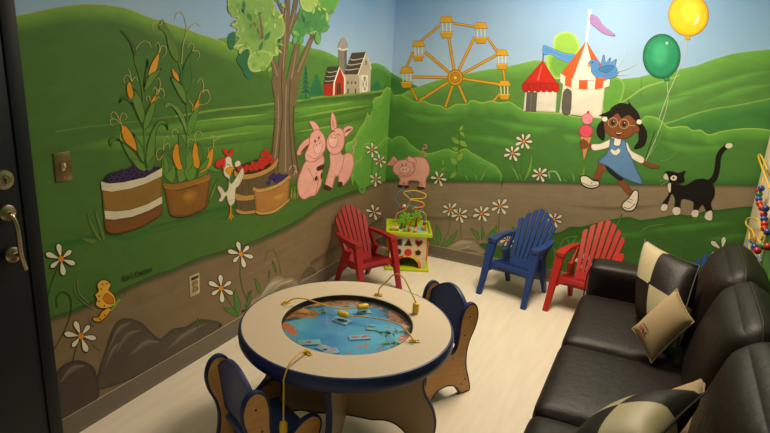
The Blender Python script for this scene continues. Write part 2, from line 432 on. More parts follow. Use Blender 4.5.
F.poly('4f9150', [(480, 40), (465, 90), (420, 180), (430, 210), (455, 262), (490, 225), (510, 200), (560, 195), (590, 240), (600, 190), (640, 155), (625, 110), (650, 60), (600, 20)], rim='6aa658', rw=2, n=4)
F.poly('a9c96a', [(440, -280), (420, -180), (460, -80), (470, 10), (490, 55), (530, 70), (560, 50), (580, 0), (590, -120), (560, -260), (500, -310)], rim='c5d978', rw=2)
F.poly('6cab52', [(570, -200), (570, -60), (585, 40), (630, 50), (655, 85), (688, 40), (710, -60), (690, -180), (630, -230)], rim='86ba5a', rw=2)
for c, a, b, w in (('2f7049', (485, 70), (495, 140), 22), ('3c8048', (500, 165), (520, 125), 24), ('b7d070', (545, 85), (560, 40), 16), ('b7d070', (635, 130), (628, 65), 22), ('b7d070', (600, 45), (645, 70), 18), ('6ea95a', (578, 262), (572, 180), 34), ('5f9f52', (602, 188), (645, 152), 26), ('6ea95a', (432, 265), (452, 205), 26), ('6ea95a', (475, 265), (482, 205), 24), ('7fb560', (425, 180), (470, 215), 26), ('a9c96a', (525, 200), (575, 180), 18), ('4f9150', (330, 8), (315, -6), 14)):
    F.leaf(c, a, b, w, line='4f8444' if c not in ('2f7049',) else None)
random.seed(11)
for (x0, x1, y0, y1), pal in (((85, 360, 10, 300), ('98bd66', '7aa64e', 'a9ca74', '6c9a48')), ((170, 300, 300, 400), ('98bd66', '7aa64e', 'a9ca74')), ((440, 620, 70, 190), ('5c9c55', '6aa85a', '468a4c')), ((480, 600, -10, 60), ('bad676', '9cc060')), ((590, 680, -10, 60), ('7ab558', '62a24e'))):
    for k in range(int((x1-x0)*(y1-y0)/2600)):
        x, y, a = random.uniform(x0, x1), random.uniform(y0, y1), random.uniform(.6, 2.5); L = random.uniform(24, 40)
        F.leaf(random.choice(pal), (x, y), (x+L*math.cos(a), y+L*math.sin(a)), L*.5)
F.build('painted_tree', 'tall painted tree with forked brown trunk')
# pines
F = Fig('L', 2); F.crop(280, 30, 5.41)
for k in range(6):
    y = 205+k*25; w = 8+k*4.2
    F.poly('1f5d4c' if k % 2 else '27694f', [(138, y-18), (138+w, y+14), (138, y+8), (138-w, y+16)], smooth=False)
F.line('2b4a35', [(138, 340), (138, 368)], 1); F.build('painted_pine', 'narrow painted pine tree left of the barns')
F = Fig('L', 2); F.crop(280, 30, 5.41)
F.poly('2d7148', [(195, 238), (180, 270), (165, 310), (152, 350), (185, 360), (232, 350), (226, 310), (215, 270)], rim='3d8350', rw=1.5)
F.poly('377a44', [(90, 375), (110, 352), (150, 360), (160, 372)]); F.build('painted_shrub', 'round dark painted shrub beside the red barn')
F = Fig('L', 2); F.crop(280, 30, 5.41)
F.poly('35744a', [(486, 330), (488, 300), (505, 295), (515, 278), (535, 282), (545, 305), (542, 324)], rim='478a52', rw=1); F.line('35744a', [(566, 322), (565, 300)], 1.4)
F.build('painted_shrub', 'small painted shrub right of the grey barn')
# barns
F = Fig('L', 3); F.crop(280, 30, 5.41)
F.poly('8b8078', [(314, 108), (360, 108), (358, 240), (318, 240)], smooth=False); F.poly('6d635c', [(345, 108), (360, 108), (358, 240), (347, 240)], smooth=False)
F.poly('a89e98', [(314, 100), (318, 68), (341, 40), (360, 66), (363, 100), (340, 108)], rim='8f857e', rw=1.2); F.line('e4ddd2', [(313, 98), (338, 108), (365, 100)], 1.6)
F.build('painted_silo', 'grey painted silo behind the barns')
F = Fig('L', 4); F.crop(280, 30, 5.41)
F.poly('b3a590', [(345, 240), (428, 240), (432, 340), (345, 346)], smooth=False)
F.poly('c3b6a0', [(428, 240), (465, 122), (490, 205), (486, 332), (430, 342)], smooth=False)
F.poly('4a4038', [(387, 124), (466, 118), (422, 240), (345, 238)], smooth=False)
for k in range(3): F.line('c9c2b4', [(378-k*14, 158+k*28), (398-k*13, 162+k*27), (452-k*13, 152+k*28)], .8)
F.line('f0e8da', [(420, 243), (464, 120), (491, 212)], 1.3, smooth=False); F.line('f0e8da', [(430, 243), (432, 342)], .8)
F.poly('f0e8da', [(437, 246), (475, 243), (472, 332), (440, 337)], smooth=False); F.poly('a3947c', [(443, 254), (469, 251), (466, 324), (446, 328)], smooth=False)
F.line('f0e8da', [(443, 254), (467, 324)], 1, smooth=False); F.line('f0e8da', [(469, 251), (446, 328)], 1, smooth=False)
for x in (365, 385, 405): F.poly('4a4038', [(x-3, 278), (x+4, 277), (x+4, 292), (x-3, 293)], smooth=False)
for x in (365, 405): F.poly('5f5346', [(x-3, 318), (x+5, 317), (x+5, 342), (x-3, 343)], smooth=False)
F.poly('4a4038', [(460, 165), (466, 165), (466, 188), (460, 188)], smooth=False); F.line('e8e0d2', [(346, 242), (346, 346)], .8)
F.build('painted_barn', 'grey painted barn with a white crossed door')
F = Fig('L', 4); F.crop(280, 30, 5.41)
F.poly('b02a1e', [(235, 290), (290, 285), (290, 354), (235, 356)], smooth=False)
F.poly('bd3020', [(290, 290), (320, 202), (348, 262), (346, 346), (290, 353)], smooth=False)
F.poly('453a34', [(255, 200), (320, 195), (288, 290), (234, 292)], smooth=False)
for k in range(3): F.line('bdb6aa', [(252-k*6, 225+k*25), (270-k*6, 229+k*24), (308-k*7, 222+k*25)], .7)
F.line('f3ece0', [(288, 354), (291, 285), (320, 200), (349, 262), (347, 346)], 1.5, smooth=False)
F.poly('3a3a2c', [(305, 290), (326, 285), (326, 346), (305, 350)], smooth=False); F.line('7a7050', [(315, 288), (315, 348)], .4)
F.build('painted_barn', 'small red painted barn with a dark roof')
# two pigs
PK, PK2, PKL = 'eaaaa0', 'd18d86', '9a5c58'
F = Fig('L', 5); F.crop(280, 105, 4.327)
F.poly(PK, [(110, 242), (88, 285), (73, 335), (78, 385), (100, 408), (130, 395), (148, 392), (163, 372), (178, 335), (182, 280), (190, 235), (178, 212), (150, 230)], line=PKL, rim=PK2, rw=2)
F.poly('e2a096', [(125, 140), (88, 168), (70, 210), (86, 215), (112, 182), (128, 160)], line=PKL); F.poly('5d3d34', [(118, 172), (98, 190), (86, 210), (102, 198), (118, 182)])
F.poly(PK, [(124, 70), (150, 74), (170, 102), (160, 120), (145, 112), (136, 96)], line=PKL, rim=PK2, rw=1)
F.poly(PK, [(128, 130), (150, 108), (170, 110), (190, 135), (195, 180), (178, 220), (142, 246), (112, 240), (105, 215), (122, 175)], line=PKL, rim=PK2, rw=1.5)
F.ell('f0b9ae', (162, 182), 18, 29, .15, line=PKL, lw=.4); F.ell('5a2d28', (149, 156), 4, 6); F.ell('5a2d28', (166, 142), 4, 6); F.ell('a35c52', (156, 172), 3, 4); F.ell('a35c52', (169, 166), 3, 4)
F.line(PKL, [(118, 215), (150, 232), (186, 200)], .5); F.poly('4a2c26', [(158, 268), (188, 256), (186, 276), (160, 284)]); F.poly('4a2c26', [(148, 315), (158, 305), (160, 322), (150, 328)]); F.poly('4a2c26', [(174, 300), (180, 292), (181, 312), (175, 320)])
F.line(PKL, [(120, 272), (140, 315), (146, 330)], .5); F.line(PKL, [(150, 300), (165, 285), (172, 282)], .5); F.line(PKL, [(165, 310), (160, 350), (150, 385)], .5)
F.build('painted_pig', 'seated pink painted pig leaning against the taller pig')
F = Fig('L', 5); F.crop(280, 105, 4.327)
F.line(PK2, [(312, 215), (318, 190), (312, 178), (326, 172), (327, 150), (322, 144)], 1.1)
F.poly(PK, [(215, 205), (213, 260), (193, 340), (200, 366), (222, 362), (236, 318), (250, 308), (252, 345), (272, 348), (300, 315), (318, 262), (314, 218), (290, 205), (270, 216), (255, 200)], line=PKL, rim=PK2, rw=2)
F.poly('4a2c26', [(188, 345), (205, 348), (222, 360), (212, 370), (188, 362)]); F.poly('4a2c26', [(250, 335), (266, 332), (268, 350), (252, 354)]); F.line(PKL, [(238, 300), (228, 355)], .5); F.line(PKL, [(276, 222), (268, 262), (252, 305)], .5)
F.poly(PK, [(224, 30), (217, 60), (221, 108), (242, 104), (240, 62)], line=PKL, rim=PK2, rw=1); F.poly('d18d86', [(226, 50), (224, 95), (234, 92)])
F.poly(PK, [(268, 112), (290, 90), (315, 98), (302, 118), (278, 138)], line=PKL); F.poly('5d3d34', [(276, 120), (292, 104), (308, 102), (292, 114)])
F.poly(PK, [(222, 115), (245, 98), (266, 104), (276, 130), (275, 172), (256, 205), (226, 215), (202, 188), (200, 150)], line=PKL, rim=PK2, rw=1.5)
F.ell('f0b9ae', (228, 156), 20, 28, .1, line=PKL, lw=.4); F.line('5a2d28', [(222, 118), (229, 112), (236, 116)], .6); F.line('5a2d28', [(243, 130), (250, 126), (257, 132)], .6)
F.ell('a35c52', (222, 140), 3, 4); F.ell('a35c52', (236, 142), 3, 4); F.line('7a4a40', [(252, 100), (254, 75)], .5); F.line('7a4a40', [(262, 104), (270, 78)], .5); F.line(PKL, [(212, 172), (226, 185), (244, 174)], .5)
F.build('painted_pig', 'seated pink painted pig with one ear upright')
# rooster
F = Fig('L', 6); F.crop(200, 140, 5.41)
for p in ([(152, 92), (135, 80), (120, 60), (128, 47), (142, 54), (152, 72), (164, 50), (178, 50), (178, 64), (165, 85)], [(135, 98), (110, 100), (85, 115), (81, 140), (96, 150), (118, 130)], [(132, 110), (118, 130), (114, 152), (126, 158), (134, 140)]): F.poly('d23222', p, line='7a1a14', lw=.4)
F.poly('dcd3bc', [(134, 98), (152, 88), (166, 100), (170, 130), (178, 152), (158, 200), (165, 236), (190, 205), (226, 150), (232, 195), (205, 248), (190, 262), (186, 325), (176, 345), (160, 355), (146, 330), (138, 300), (115, 332), (96, 326), (110, 302), (92, 262), (98, 248), (118, 262), (132, 282), (148, 262), (150, 212), (128, 190), (124, 160), (134, 132)], line='8a8068', lw=.5, n=4, rim='c2b89e', rw=1)
F.poly('dcd3bc', [(188, 145), (185, 125), (196, 112), (212, 114), (214, 135)], line='8a8068', lw=.4)
F.poly('e8941e', [(135, 160), (158, 145), (186, 152), (168, 163), (163, 192), (142, 176)], line='8a4a10', lw=.4); F.ell('4a4034', (146, 132), 5, 3); F.ell('4a4034', (158, 136), 4, 3)
F.line('8a8068', [(215, 170), (206, 215), (190, 240)], .4); F.line('8a8068', [(225, 185), (212, 225)], .4); F.line('8a8068', [(150, 330), (176, 322)], .4)
F.line('d9921f', [(162, 352), (162, 395), (150, 428)], 1.3); F.line('d9921f', [(164, 395), (178, 420)], 1.2); F.line('d9921f', [(160, 395), (166, 432)], 1.2)
F.build('painted_rooster', 'white painted rooster with a red comb')
# baskets
def berries(F, pts, r, c, hi):
    for x, y in pts: F.ell(c, (x, y), r, r, 0, line='00000a', lw=.25, n=12, rim=hi, rw=r*.08)
F = Fig('L', 4); F.crop(200, 140, 5.41)
F.poly('3a2a1c', [(187, 160), (230, 130), (310, 102), (380, 90), (416, 95), (410, 120), (330, 170), (240, 190)])
for x, y in ((214, 152), (238, 160), (252, 148), (275, 150), (288, 134), (300, 148), (316, 132), (332, 140), (330, 112), (350, 120), (346, 96), (370, 108), (384, 108), (362, 84), (340, 80), (358, 62), (372, 92)): F.ell('c22a1c', (x, y), 16, 18, 0, line='5a120c', lw=.4, n=12, rim='e04a32', rw=.8)
for x, y in ((276, 120), (330, 92), (358, 58), (385, 92)): F.leaf('3d7a2c', (x-8, y), (x+12, y-4), 8)
F.poly('64523a', [(190, 195), (240, 210), (330, 190), (402, 150), (412, 130), (398, 262), (300, 380), (250, 398), (196, 392)], smooth=False)
for x in (225, 262, 300, 340, 375): F.line('4e3d27', [(x, 205-max(0, x-290)*.4), (x-4, 385-max(0, x-280)*1.1)], .4)
F.poly('b98d49', [(183, 162), (215, 184), (290, 180), (370, 148), (418, 98), (416, 125), (400, 152), (330, 192), (240, 212), (188, 198)], line='5f4522', lw=.4, rim='d0a762', rw=.8)
F.poly('b98d49', [(191, 290), (240, 300), (300, 292), (330, 280), (330, 305), (290, 320), (240, 328), (192, 322)], line='5f4522', lw=.4)
F.poly('b98d49', [(194, 372), (240, 385), (300, 378), (300, 392), (240, 402), (196, 392)], line='5f4522', lw=.4)
F.build('painted_basket', 'large painted basket heaped with red strawberries')
F = Fig('L', 5); F.crop(200, 140, 5.41)
berries(F, [(325, 250), (340, 238), (355, 250), (350, 228), (372, 242), (378, 222), (392, 235), (400, 212), (395, 190), (412, 228), (420, 205), (432, 222), (440, 198), (452, 212), (462, 196), (425, 190), (405, 200), (365, 232), (380, 205), (448, 226), (415, 215)], 13, '33265a', '54468a')
F.poly('b07a3e', [(284, 265), (340, 275), (410, 255), (483, 203), (476, 330), (400, 388), (330, 402), (300, 390)], smooth=False, rim='8a5a2a', rw=2.5)
F.soft('c99a5a', 'b07a3e', [(390, 312), (425, 305), (462, 285)], 6)
F.line('c79a58', [(284, 262), (310, 272), (360, 266), (420, 244), (483, 198)], 3.2); F.line('7a5226', [(285, 272), (312, 282), (362, 275), (422, 252), (484, 207)], .5)
for k in range(12): F.line('7a5226', [(292+k*16, 266-max(0, k-3)*7.2+3), (300+k*16, 258-max(0, k-3)*7.4+3)], .5)
F.poly('c79a58', [(299, 380), (330, 390), (400, 374), (474, 320), (475, 332), (402, 390), (330, 404), (300, 394)], line='6a4a22', lw=.4)
F.build('painted_basket', 'small painted basket of blueberries')
F = Fig('L', 4); F.crop(90, 150, 4.808)
F.poly('231830', [(66, 150), (85, 115), (140, 98), (180, 88), (210, 70), (250, 80), (300, 84), (341, 84), (300, 118), (230, 140), (150, 156)])
berries(F, [(90, 128), (112, 118), (135, 122), (150, 105), (172, 115), (185, 98), (205, 85), (222, 95), (235, 80), (250, 98), (268, 90), (290, 96), (310, 92), (325, 92), (195, 118), (220, 116), (245, 116), (100, 142), (128, 140), (155, 135), (180, 134), (270, 108), (208, 102)], 14, '26183a', '5c4680')
F.poly('8f6c2e', [(50, 155), (100, 175), (190, 165), (270, 140), (343, 100), (345, 305), (310, 332), (230, 376), (130, 402), (90, 400), (68, 380), (60, 260)], smooth=False, rim='64491e', rw=2)
F.poly('7e4e22', [(70, 332), (110, 336), (200, 322), (280, 292), (344, 256), (344, 305), (310, 331), (230, 375), (130, 401), (90, 399), (70, 380)], smooth=False, rim='5c3a18', rw=1.5)
for p in ([(48, 150), (90, 160), (160, 153), (260, 130), (343, 84), (344, 125), (270, 160), (190, 186), (100, 201), (52, 192)], [(65, 290), (120, 294), (190, 286), (270, 260), (343, 221), (344, 256), (280, 291), (200, 321), (110, 335), (70, 331)]): F.poly('d8cdb6', p, smooth=False, line='4a4030', lw=.4)
F.line('2a2418', [(49, 152), (90, 118), (140, 100)], .5); F.line('3a2c14', [(68, 380), (90, 400), (130, 402), (230, 376), (310, 332), (345, 305)], .8)
F.build('painted_barrel', 'painted barrel with two white bands holding purple berries')
# corn
CORN, HUSK, HUSK2, HL = 'd98f1e', '64893a', '507834', '2c4a1c'
def curls(F, L):
    for p in L: F.line(TAN, p, .75, .45)
F = Fig('L', 3); F.crop(90, 150, 4.808)
for a, b, w, c in (((395, 158), (350, 10), 62, HUSK), ((430, 160), (475, -10), 60, HUSK), ((480, 155), (480, 30), 58, '5d8c34'), ((520, 140), (570, 70), 40, HUSK)): F.leaf(c, a, b, w, line=HL)
F.poly('5d8c34', [(520, 135), (545, 92), (575, 70), (600, 85), (628, 102), (600, 104), (570, 95), (550, 112)], line=HL, lw=.4)
F.crop(90, 90, 5.923)
for p in ([(488, 400), (494, 350), (510, 318), (528, 345), (545, 395), (552, 450), (520, 470)], [(604, 395), (608, 345), (620, 308), (636, 345), (648, 400), (642, 460), (615, 450)], [(678, 430), (700, 375), (727, 342), (724, 400), (712, 450), (650, 490)]):
    F.poly(CORN, p, line='7a4a10', lw=.5, rim='f0b040', rw=1)
for a, b, w, c in (((555, 470), (522, 255), 55, HUSK2), ((575, 480), (588, 350), 40, HUSK), ((655, 430), (636, 310), 30, HUSK2), ((470, 480), (435, 360), 45, HUSK2), ((450, 500), (432, 380), 30, HUSK), ((640, 480), (700, 400), 32, '5d8c34')): F.leaf(c, a, b, w, line=HL, bend=.06)
curls(F, [[(520, 255), (505, 232), (482, 245), (490, 285)], [(622, 308), (618, 265), (640, 243), (664, 262), (655, 278)], [(612, 300), (590, 290), (575, 315), (580, 335)], [(432, 360), (430, 310), (450, 272), (466, 290)], [(432, 360), (440, 325), (465, 320), (468, 345)], [(430, 385), (405, 415), (390, 380), (405, 345), (425, 350)], [(727, 342), (735, 300), (770, 280)], [(728, 300), (725, 270), (708, 280)], [(700, 375), (697, 340)]])
F.line(HUSK, [(570, 260), (575, 350), (570, 430)], .8)
F.crop(90, 150, 4.808)
F.poly('8a5a22', [(350, 165), (420, 188), (500, 168), (577, 130), (562, 262), (540, 290), (470, 318), (410, 323), (380, 310)], smooth=False, rim='5e3c14', rw=3)
F.soft('b07c30', '8a5a22', [(440, 225), (475, 218), (520, 205)], 14)
F.poly('9a6a2c', [(347, 158), (400, 163), (470, 150), (530, 130), (577, 111), (576, 138), (500, 166), (420, 187), (352, 183)], smooth=False, line='4a3010', lw=.5); F.line('c9a050', [(355, 181), (420, 186), (500, 165), (574, 139)], .4)
F.line('3a2810', [(380, 310), (410, 323), (470, 318), (540, 290), (562, 262)], .8)
F.build('painted_pot', 'golden brown painted pot with ears of corn standing in it')
F = Fig('L', 4); F.crop(90, 20, 5.923)
ST = '5c7d35'
F.line(ST, [(268, 175), (262, 240), (285, 310), (308, 410), (315, 520), (320, 680), (330, 850)], 1, 1.8)
F.poly('3d5f24', [(178, 64), (205, 78), (240, 120), (266, 175), (262, 216), (250, 180), (235, 135), (205, 95)], line=HL, lw=.4)
F.poly('dd9a2c', [(345, 332), (352, 285), (375, 235), (404, 198), (402, 245), (385, 305)], line='7a4a10', lw=.5, rim='f0b850', rw=.8)
F.poly(HUSK, [(315, 425), (318, 400), (345, 330), (390, 300), (422, 288), (390, 340), (350, 395)], line=HL, lw=.4, rim='37602a', rw=1.4); F.poly(HUSK2, [(336, 228), (345, 280), (340, 320), (325, 385), (316, 395), (322, 330), (332, 280)], line=HL, lw=.4, rim='37602a', rw=1.4)
F.poly(CORN, [(216, 385), (232, 366), (245, 395), (254, 440), (246, 478), (228, 460), (217, 425)], line='7a4a10', lw=.5, rim='eaa83a', rw=.8)
F.crop(90, 90, 5.923)
F.poly(HUSK, [(250, -10), (285, 25), (312, 90), (322, 150), (305, 202), (278, 150), (245, 60), (258, 30)], line=HL, lw=.4, rim='37602a', rw=1.4)
F.poly(HUSK2, [(172, 78), (178, 48), (205, 35), (240, 55), (258, 92), (240, 78), (210, 52), (190, 55)], line=HL, lw=.4, rim='37602a', rw=1.4)
F.poly(CORN, [(354, 80), (368, 48), (388, 28), (382, 62), (366, 82)], line='7a4a10', lw=.4); F.poly(HUSK, [(356, 85), (384, 68), (376, 135), (345, 212), (312, 236), (314, 190), (330, 135)], line=HL, lw=.4, rim='37602a', rw=1.4)
F.poly('d8911f', [(184, 215), (205, 215), (235, 248), (262, 300), (272, 360), (250, 345), (210, 312), (190, 270)], line='7a4a10', lw=.5, rim='f0b040', rw=1)
F.poly(HUSK, [(242, 250), (275, 285), (305, 335), (322, 390), (312, 432), (280, 380), (268, 310)], line=HL, lw=.4, rim='37602a', rw=1.4)
F.poly(HUSK, [(180, 302), (220, 335), (265, 375), (300, 432), (290, 470), (240, 420), (205, 360)], line=HL, lw=.4, rim='37602a', rw=1.4)
F.poly(HUSK2, [(112, 325), (112, 290), (140, 278), (182, 302), (155, 298), (130, 308), (126, 330)], line=HL, lw=.4, rim='37602a', rw=1.4)
F.poly(HUSK, [(330, 440), (328, 380), (345, 290), (378, 215), (415, 178), (450, 192), (458, 240), (440, 205), (408, 205), (388, 260), (382, 340), (376, 420), (355, 480)], line=HL, lw=.4, rim='37602a', rw=1.4)
F.leaf(HUSK, (330, 480), (240, 400), 40, line=HL); F.leaf(HUSK2, (335, 490), (385, 380), 36, line=HL)
F.crop(90, 20, 5.923)
curls(F, [[(268, 175), (285, 145), (320, 124), (350, 140), (358, 168)], [(402, 198), (410, 155), (395, 132), (378, 155)], [(408, 190), (420, 155), (445, 160), (445, 200), (424, 220)], [(244, 362), (232, 310), (222, 288)], [(244, 365), (220, 325), (195, 345), (203, 375)], [(244, 365), (262, 338), (282, 360)], [(404, 430), (412, 380), (405, 345), (386, 352)], [(404, 425), (380, 400), (370, 412)], [(396, 440), (408, 408), (430, 410), (436, 430)]])
F.crop(90, 90, 5.923)
curls(F, [[(185, 215), (175, 170), (190, 135), (215, 155), (205, 175)], [(178, 200), (150, 175), (118, 175), (120, 205), (140, 210)], [(170, 180), (158, 150), (135, 128), (118, 150), (130, 170)], [(388, 28), (395, 0), (420, -5), (436, 20), (430, 48)], [(355, 65), (345, 35), (328, 45), (335, 65)], [(382, 62), (400, 40), (412, 50)], [(182, 302), (175, 270), (185, 240)]])
F.build('painted_corn_stalk', 'painted corn stalk behind the banded barrel')
F = Fig('L', 4); F.crop(90, 20, 5.923)
F.line(ST, [(520, 245), (538, 310), (560, 420), (572, 520), (575, 680)], 1, 1.6); F.line(TAN, [(540, 260), (545, 180), (552, 130), (568, 80), (595, 35), (625, 18), (652, 35)], .9, .5); F.line(TAN, [(563, 80), (566, 20), (545, -40), (512, -40), (500, 0)], .7, .5)
F.poly('5a8030', [(405, 44), (425, -2), (445, 30), (475, 85), (512, 160), (520, 210), (516, 246), (485, 215), (462, 160), (452, 105), (435, 70)], line=HL, lw=.4, rim='7a9a48', rw=.8)
F.poly('41702a', [(605, 180), (590, 240), (598, 330), (590, 400), (568, 432), (550, 390), (548, 310), (562, 250)], line=HL, lw=.5)
F.poly('d9962a', [(482, 290), (500, 302), (520, 330), (526, 362), (505, 350), (488, 322)], line='7a4a10', lw=.5); F.poly(HUSK, [(474, 338), (515, 362), (550, 400), (565, 440), (570, 500), (540, 470), (505, 410)], line=HL, lw=.4, rim='37602a', rw=1.4); F.poly('2f6a3a', [(530, 330), (545, 310), (552, 400), (535, 370)])
F.crop(90, 90, 5.923)
F.poly('6f8f45', [(447, 105), (455, 84), (480, 78), (520, 105), (552, 155), (570, 215), (568, 262), (545, 200), (510, 130), (475, 95)], line=HL, lw=.4)
F.poly(CORN, [(611, 125), (618, 90), (640, 52), (642, 85), (628, 108)], line='7a4a10', lw=.4); F.poly('5d8c34', [(640, 92), (632, 160), (602, 245), (578, 268), (572, 215), (590, 160), (612, 125)], line=HL, lw=.4); F.line(TAN, [(605, 125), (605, 90), (585, 62)], .7)
curls(F, [[(640, 52), (655, 10), (685, 0), (708, 40), (690, 80), (672, 72)], [(630, 105), (650, 85), (674, 86)], [(447, 105), (450, 85), (470, 78)]])
F.crop(90, 20, 5.923)
curls(F, [[(425, 0), (415, 30), (385, 15), (362, 35), (375, 66)], [(605, 185), (612, 150), (590, 138), (573, 165)], [(608, 182), (638, 185), (645, 212), (632, 238)], [(665, 432), (668, 380), (652, 345), (630, 375)], [(665, 430), (690, 412), (705, 430)]])
F.build('painted_corn_stalk', 'painted corn stalk rising from the golden pot')
# rocks
F = Fig('L', 4)
F.poly('564c42', [(96, 390), (98, 372), (104, 352), (114, 325), (125, 318), (140, 322), (152, 333), (160, 338), (172, 329), (186, 326), (200, 319), (222, 324), (206, 338), (150, 371)], rim='463d34', rw=4)
F.poly('4c4239', [(52, 384), (55, 373), (64, 364), (78, 360), (92, 366), (97, 380), (96, 400), (60, 421)], rim='3c342d', rw=3)
for p in ([(108, 350), (117, 330), (130, 322)], [(116, 352), (126, 335), (140, 330)], [(128, 356), (145, 342), (158, 342)], [(168, 348), (184, 334), (204, 324)], [(60, 382), (70, 369), (84, 365)], [(104, 368), (112, 350), (120, 342)]): F.soft('7a6e60', '564c42', p, 7); F.line('85796a', p, .3, .9)
F.build('painted_rocks', 'dark painted rocks above the baseboard near the door')
F = Fig('L', 4)
F.poly('968a74', [(243, 313), (252, 298), (262, 292), (268.6, 279.6), (277, 274.5), (285, 276.5), (293.6, 276.5), (298, 281), (303, 283)], rim='6f644f', rw=3)
F.poly('5f5444', [(299, 280), (304.7, 268), (313, 266), (318, 274), (312, 276)], rim='85785f', rw=1.5)
for p in ([(262, 294), (270, 284), (280, 279)], [(272, 290), (280, 284), (292, 280)], [(280, 289), (290, 284)]): F.line('c4b89c', p, .5, 1.2)
F.soft('bdb098', '968a74', [(258, 300), (270, 285), (284, 279)], 7); F.soft('6a5f4c', '968a74', [(265, 300), (280, 288), (296, 283)], 5)
F.build('painted_rocks', 'pale painted rocks above the baseboard behind the table')
# grass tufts and stems on the left wall
F = Fig('L', 3); F.crop(30, 190, 3.935)
for p in ([(222, 92), (242, 125), (278, 192), (270, 198), (240, 150)], [(253, 78), (272, 110), (294, 185), (286, 196), (268, 140)], [(200, 190), (240, 190), (265, 205), (240, 210)]): F.poly('5f7a3a', p, line='3c5424', lw=.4)
F.line('4d6a30', [(215, 240), (240, 215), (262, 206)], 1); F.build('painted_grass_tuft', 'painted grass blades beside the banded barrel')
F = Fig('L', 4); F.crop(180, 220, 3.61)
for a, b, w in (((205, 345), (195, 250), 22), ((210, 345), (155, 318), 22), ((285, 262), (268, 210), 14), ((240, 330), (246, 258), 12), ((345, 190), (330, 145), 8), ((60, 395), (62, 352), 6), ((72, 395), (84, 360), 5), ((318, 210), (320, 180), 5), ((235, 320), (255, 250), 10)): F.leaf('4f7a34', a, b, w, line='2f4a20', bend=.05)
F.line('5d6a3a', [(362, 195), (355, 150), (335, 108), (312, 118), (305, 150)], .9); F.line('55622f', [(216, 150), (216, 200), (225, 250), (242, 285)], 1); F.line('55622f', [(158, 265), (180, 300), (205, 345)], 1)
F.build('painted_grass_tuft', 'painted grass blades and stems under the outlet daisies')
F = Fig('L', 4); F.crop(200, 140, 5.41)
for a, b, w in (((490, 330), (496, 240), 12), ((500, 330), (515, 235), 12), ((515, 330), (508, 260), 12), ((525, 325), (524, 270), 8), ((45, 340), (95, 205), 10)): F.leaf('7d8f3a', a, b, w, line='4d5a20')
F.line('c79a8a', [(480, 160), (495, 138), (515, 145), (518, 180)], 1); F.line('c79a8a', [(505, 190), (510, 170), (528, 172)], 1); F.build('painted_grass_tuft', 'painted grass blades beside the blueberry basket')
F = Fig('L', 4); F.crop(36, 230, 2.885)
F.line('2f4a22', [(62, 105), (45, 150), (34, 185), (26, 225)], 1); F.line('2f4422', [(60, 222), (58, 195), (75, 178), (98, 195), (98, 240), (80, 290), (48, 345), (20, 350)], 1.2, .8); F.line('2f4422', [(118, 330), (110, 355), (104, 378)], .9)
F.line('4f7a34', [(160, 328), (175, 342), (186, 348)], 1.6, .5); F.build('painted_grass_tuft', 'curled painted stems beside the door frame')
F = Fig('L', 4)
F.line('3f6a30', [(372, 158), (371, 175), (370.5, 182)], .8); F.line('3f6a30', [(379, 166), (377, 180)], .7); F.leaf('5f9a3c', (363, 194), (365, 183), 3); F.leaf('5f9a3c', (363, 194), (358, 188), 2.5); F.line('4f6a35', [(374, 216), (376, 232)], .8); F.line('4f6a35', [(371, 200), (372, 232)], .6)
F.build('painted_grass_tuft', 'painted stems of the small daisies by the corner')
# butterfly
F = Fig('L', 6); F.crop(36, 230, 2.885)
for p in ([(108, 155), (115, 185), (140, 212), (165, 228)], [(118, 140), (122, 180), (150, 210)], [(150, 250), (160, 268), (168, 278)]): F.line('6f7a5a', p, .5, 1.4)
F.poly('e0a02a', [(200, 225), (190, 218), (208, 222), (214, 232), (200, 250), (182, 264), (166, 262), (162, 252), (178, 250), (186, 236)], line='2a1c0c', lw=.8)
F.poly('e8b040', [(214, 222), (185, 225), (170, 214), (174, 200), (168, 186), (178, 176), (174, 158), (186, 144), (203, 145), (214, 158), (208, 172), (222, 186), (228, 208)], line='2a1c0c', lw=.8)
F.poly('c87818', [(220, 212), (200, 210), (192, 196), (200, 182), (212, 188), (220, 196)], line='2a1c0c', lw=.5)
for x, y in ((190, 156), (202, 154), (186, 170), (180, 190), (180, 205), (195, 218), (182, 256), (196, 245)): F.ell('4a2c10', (x, y), 2.5, 2.5, n=8)
F.line('7fae3a', [(214, 232), (226, 216), (240, 198)], 1.6, 2.2); F.line('3a4a1c', [(238, 198), (242, 178), (250, 176)], .4); F.line('3a4a1c', [(240, 198), (256, 184), (254, 176)], .4)
F.build('painted_butterfly', 'orange painted butterfly above the dark rocks')
# daisies
def daisy(wall, c, R, n=6, rot=0, w=.36, mask=None, col='e2dac6'):
    F = Fig(wall, 5)
    for k in range(n):
        if mask and k not in mask: continue
        a = rot+2*PI*k/n; L = R*(1+.12*math.sin(k*2.3)); d = Vector((math.cos(a), math.sin(a))); nn = Vector((-d.y, d.x)); C = Vector(c)
        pts = [C+d*L*.12, C+d*L*.45+nn*L*w*.36, C+d*L*.8+nn*L*w*.5, C+d*L, C+d*L*.8-nn*L*w*.5, C+d*L*.45-nn*L*w*.36]
        F.poly(col, [tuple(p) for p in pts], line='2a241a', lw=max(.5, R*.055), n=4)
    F.ell('e08a1c', c, R*.2, R*.22, line='5a3410', lw=.4, n=12)
    F.build('painted_daisy', 'white painted daisy with an orange centre')
for c, R, n, rot in (((60.3, 258.8), 15.5, 6, .35), ((80.2, 335.8), 16, 6, .15), ((240.4, 254), 13, 6, .25), ((220.7, 288), 13.5, 6, .45), ((371.7, 149.8), 7.5, 6, .5), ((379.4, 160.6), 7, 6, .3), ((375.4, 179.4), 7, 6, .6), ((373.6, 212), 8, 6, .25)):
    daisy('L', c, R, n, rot)
